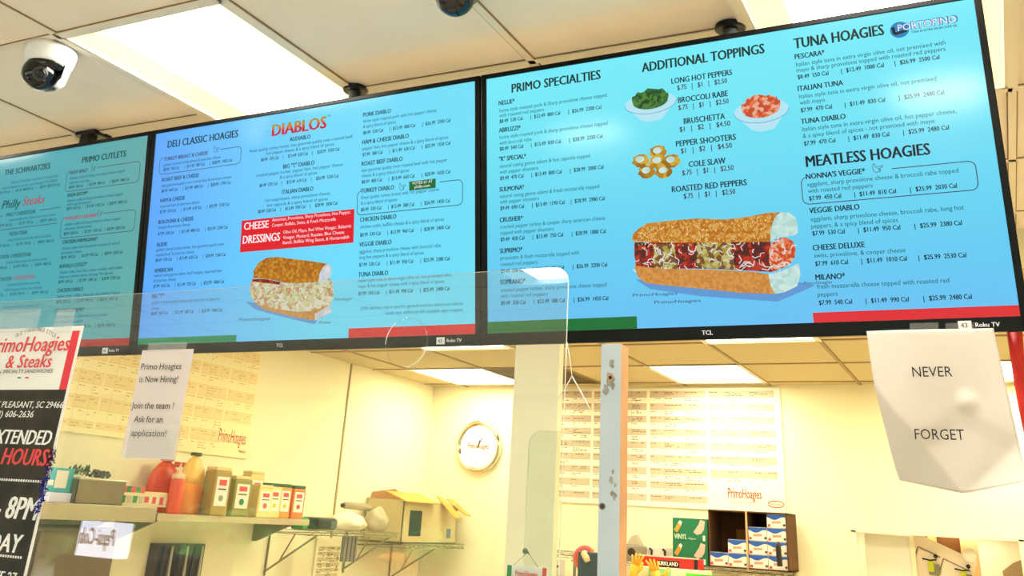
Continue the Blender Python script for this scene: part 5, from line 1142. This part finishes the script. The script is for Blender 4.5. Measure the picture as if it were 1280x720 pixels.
MB().box((b.x, yo+.01, OZ0-.02), (b.x+.03, yo+.05, OZ1-.02), m_fr).build('edge_strip', t)
# leaning panelled door leaf
yd = YB+.24; tl_ = O(1143, 665, yd); tr_ = O(1222, 702, yd); ax = (tr_-tl_).normalized(); dn = Vector((ax.z, 0, -ax.x)); m_door = mat('door_white', (238, 224, 204), rough=.5); m_dline = mat('door_shadow_gap', (120, 110, 92), rough=.8)
wdr = (tr_-tl_).length
t = door_leaf = thing('panelled_door', tl_+dn*.6, 'tilted white panelled door leaf inside the framed opening', 'door leaf')
def dp(u, v, d=0): return tl_+ax*u+dn*v+Vector((0, -d, 0))
MB().hexa([dp(0, .75), dp(wdr, .35), dp(wdr, 0), dp(0, 0), dp(0, .75, -.03), dp(wdr, .35, -.03), dp(wdr, 0, -.03), dp(0, 0, -.03)], m_door).build('leaf', t)
for (u0, u1, v0, v1) in ((.05, .20, .08, .34), (.22, wdr-.02, .08, .30)):
    MB().hexa([dp(u0, v1, .001), dp(u1, v1, .001), dp(u1, v0, .001), dp(u0, v0, .001), dp(u0+.012, v1-.012, .010), dp(u1-.012, v1-.012, .010), dp(u1-.012, v0+.012, .010), dp(u0+.012, v0+.012, .010)], m_door).build('raised_panel', t)
    f_ = MB()
    for p, q in (((u0, v0), (u1, v0)), ((u0, v0), (u0, v1))): f_.tube([dp(*p, .003), dp(*q, .003)], .0035, m_dline, n=5)
    f_.build('groove', t)
for px, py, lab in ((1167, 705, 'black wire hook holder with a lime tag on the panelled door, left one'), (1208, 718, 'black wire hook holder with a lime tag on the panelled door, right one')):
    c = O(px, py, yd-.03); t = thing('hook_holder', c, lab, 'hook holder', 'hook holders on the panelled door')
    MB().box((c.x-.035, yd-.028, c.z-.07), (c.x+.035, yd-.012, c.z+.0), mat('holder_steel', (140, 134, 110), rough=.4, metal=.5)).build('plate', t, bevel=.004)
    MB().box((c.x-.035, yd-.034, c.z-.05), (c.x+.0, yd-.029, c.z+.02), mat('tag_lime', (196, 200, 30), rough=.5)).build('tag', t)
    MB().tube([(c.x-.07, yd-.03, c.z+.03), (c.x-.02, yd-.035, c.z+.022), (c.x+.02, yd-.035, c.z+.028), (c.x+.015, yd-.035, c.z+.045)], .005, m_ink, n=8).ball((c.x+.018, yd-.035, c.z+.05), .014, m_ink, n=12).build('hook', t)
# boards behind the door
yb_ = YB+.45
a, b = O(1152, 668, yb_), O(1204, 672, yb_)
t = MB().box((a.x, yb_, OZ0-.02), (b.x, yb_+.02, OZ1+.0), mat('board_brown', (120, 74, 22), rough=.8, col2=(96, 58, 18), scale=8)).build('brown_board', bevel=.003); tag(t, 'brown wooden board behind the tilted door leaf in the opening', 'board')
a, b = O(1159, 668, yb_-.05), O(1170, 672, yb_-.05); tag(MB().box((a.x, yb_-.05, OZ0-.02), (b.x, yb_-.02, OZ1), mat('board_honey', (226, 168, 96), rough=.7)).build('narrow_board'), 'narrow honey-coloured board in front of the brown board', 'board')
a, b = O(1199, 670, yb_-.06), O(1221, 672, yb_-.06); tag(MB().box((a.x, yb_-.06, OZ0-.02), (b.x, yb_-.02, OZ1), mat('board_peach', (246, 206, 150), rough=.7)).build('pale_board'), 'wide peach-coloured board right of the brown board', 'board')
c = O(1212, 694, yd-.04); MB().lathe([(.03, 0), (.045, .004), (.045, .012), (.03, .018)], c, m_wht, n=20, M=RY).build('round_knob', door_leaf, smooth=True)
yq = YB+.30; pts = [(1253, 714), (1266, 704), (1280, 699), (1290, 698), (1290, 730), (1256, 730)]; kk = len(pts)
q = [O(*p, yq) for p in pts]; q2 = [p+Vector((0, .08, 0)) for p in q]
q = [Vector((min(p.x, OX1), p.y, p.z)) for p in q]; q2 = [Vector((min(p.x, OX1), p.y, p.z)) for p in q2]
tag(MB().add(q+q2, [tuple(range(kk)), tuple(range(kk, 2*kk))[::-1]] + [(i, (i+1) % kk, kk+(i+1) % kk, kk+i) for i in range(kk)], mat('stone_brown', (176, 152, 116), rough=.8)).build('grey_brown_block'), 'angular grey-brown block at the right of the framed opening', 'block')

# ================================================================== SHOPFRONT BEHIND THE LENS (mirrored in the guard and the screens)
def V(u, v, depth):                                   # the real place of something mirrored in the guard sheet
    q = P(u, v, y=depth); return Vector((q.x, 2*YG-depth, q.z))
wd_ = 2*YG-(YS-.04)
m_wl = mat('window_letter_red', (120, 24, 34), rough=.5)
for u0, v0, u1, v1 in ((258, 708, 364, 712), (455, 716, 566, 722)):
    a, b = V(u0, v0, wd_), V(u1, v1, wd_); write('wlet', 'PrimoHoagies', (b.x, YS-.04, (a.z+b.z)/2), (-1, 0, 0), (0, 0, 1), .15, m_wl, width=abs(b.x-a.x), bold=.015)
struct(MB().box((-40, -18, -.12), (8, YS-T-.01, -.02), mat('pavement', (170, 164, 150), rough=.9)), 'ground')
m_hedge = mat('hedge_leaf', (44, 84, 36), rough=.8, col2=(96, 140, 60), scale=5)
hd = MB(); R = random.Random(77)  # trees added to dim the mirrored outdoors and tint it green
for k in range(4600):
    c = Vector((R.uniform(-36, 9), -13+R.uniform(-1.4, 1.4), 0)); top = 4.0+.9*math.sin(c.x*1.1)+.5*math.sin(c.x*2.7+1); c.z = R.uniform(0, 1)**.7*top
    a, e_ = R.uniform(0, 6.28), R.uniform(-.6, .6); p = Vector((math.cos(a), .4*math.sin(a*2), e_))*.34; q_ = Vector((-e_, .5*math.cos(a), math.cos(a)))*.26
    hd.quad([c-p, c+q_, c+p, c-q_], m_hedge)
tag(hd.build('tree_line'), 'green tree line across the street, added to cut the sky mirrored in the guard sheets', 'trees', kind='stuff')
t = thing('sky_blocking_building', (-13, -15.9, -.02), 'long low olive building added behind the tree line to block low sky, behind the lens', 'building')  # added to stop low sky showing through the leaves as specks
MB().box((-38, -17, -.02), (12, -15, 4.3), mat('block_olive', (120, 124, 92), rough=.9)).build('wall', t); MB().box((-38.3, -17.2, 4.3), (12.3, -14.8, 4.5), mat('block_roof', (96, 88, 76), rough=.9)).build('roof', t)
for k in range(12): MB().box((-36+k*4, -15.0, .9), (-33.6+k*4, -14.96, 2.9), mat('block_window', (40, 50, 56), rough=.2)).build('window', t)
m_frond = mat('palm_frond', (70, 140, 60), rough=.6, col2=(110, 170, 70), scale=3); m_trunk = mat('palm_trunk', (140, 116, 80), rough=.9)
for i, (u, v, dp_, rad) in enumerate(((268, 662, 10.5, .75), (332, 656, 12.4, .9), (378, 664, 14, .8), (552, 676, 11, .5))):
    c = V(u, v, dp_); R = random.Random(i+20)
    t = thing('palm_tree', (c.x, c.y, -.02), ('palm outside the shop window behind the lens, seen mirrored at the left of the guard', 'tall palm outside the shop window behind the lens, seen mirrored mid-guard', 'palm outside behind the lens, mirrored beside the wire wall shelf', 'small palm outside behind the lens, mirrored beside the open carton')[i], 'palm', 'palms outside the shop')
    MB().tube([(c.x, c.y, -.02), (c.x+.03, c.y, c.z*.5), (c.x, c.y, c.z)], [.14, .11, .09], m_trunk, n=10).build('trunk', t)
    fr = MB()
    for k in range(26):
        a, el = R.uniform(0, 6.28), R.uniform(-.3, 1.2); pts = [c + Vector((math.cos(a)*math.cos(el)*rad*q, math.sin(a)*math.cos(el)*rad*q, math.sin(el)*rad*q-.55*rad*q*q)) for q in (0, .3, .6, .85, 1)]
        for p0, p1 in zip(pts[:-1], pts[1:]):
            for j in range(4):
                p = p0.lerp(p1, j/4); dd = (p1-p0).normalized(); sd = dd.cross(Vector((0, 0, 1))).normalized()
                for s_ in (-1, 1): fr.quad([p, p+sd*s_*.22*rad+dd*.12*rad-Vector((0, 0, .07*rad)), p+dd*.05*rad], m_frond)
    fr.build('fronds', t)
c = V(495, 690, 8.5)
t = thing('patio_umbrella', (c.x, c.y, -.02), 'orange patio umbrella outside, seen mirrored in the guard below the wire wall shelf', 'umbrella')
MB().lathe([(.02, .0), (.10, -.012), (.19, -.06), (.235, -.13), (.24, -.19)], c, mat('umbrella_orange', (245, 140, 24), rough=.7), n=24).build('canopy', t, smooth=True); MB().tube([(c.x, c.y, -.02), (c.x, c.y, c.z)], .02, m_trunk, n=8).build('pole', t)
# lit cola sign on a cooler inside the shop
a, b = V(140, 694, 3.5), V(93, 652, 3.5); a2 = V(94, 690, 3.5)
sx0, sx1 = min(a.x, a2.x), max(a.x, a2.x); sz0, sz1 = V(115, 693, 3.5).z, V(120, 652, 3.5).z; ys = a.y
t = thing('drinks_cooler', ((sx0+sx1)/2, ys-.35, 0), 'drinks cooler behind the lens whose lit white sign is mirrored beside the poster', 'cooler')
MB().box((sx0-.12, ys-.7, 0), (sx1+.12, ys, sz0-.01), mat('cooler_dark', (40, 40, 44), rough=.4)).build('cabinet', t, bevel=.01)
MB().box((sx0, ys-.1, sz0-.01), (sx1, ys, sz1), mat('sign_lit_white', (240, 240, 250), emit=(236, 238, 255), es=9)).build('sign', t, bevel=.004)
write('cola', 'Pepsi-Cola', ((sx1+.0), ys+.002, sz0+(sz1-sz0)*.30), (-1, 0, 0), (0, 0, 1), (sz1-sz0)*.50, mat('sign_brown', (120, 60, 40), emit=(170, 90, 60), es=1.0), width=(sx1-sx0)*.94, bold=.02, shear=.1)
cola_root = t

# ------------------------------------------------------------------ lettering -> meshes under their things
txt = flush_text()
for k, mb in txt.items():
    if isinstance(k, tuple) and k[0] in (1, 2, 3): (lambda S: mb.build(k[1], S.casing if k[1] == 'casing_lettering' else S.root, local=True))({1: S1, 2: S2, 3: S3}[k[0]])
ROOT = {'never': never_root, 'hiring': hiring_root, 'poster': poster_root}
for k, mb in txt.items():
    if isinstance(k, tuple) and k[0] in ROOT: mb.build('lettering', ROOT[k[0]])
for k, par in (('poster', poster_root), ('hang', hang_root), ('bchart', back_chart), ('lchart', left_chart), ('clock', clock_root), (('vin', 0), vroots[0]), (('vin', 1), vroots[1]), (('vin', 0, 'count'), vroots[0]), (('vin', 1, 'count'), vroots[1]), ('foil', foil_root), ('wlet', win), ('cola', cola_root)):
    if k in txt: txt[k].build('numerals' if k == 'clock' else 'lettering', par)
bpy.context.view_layer.update()
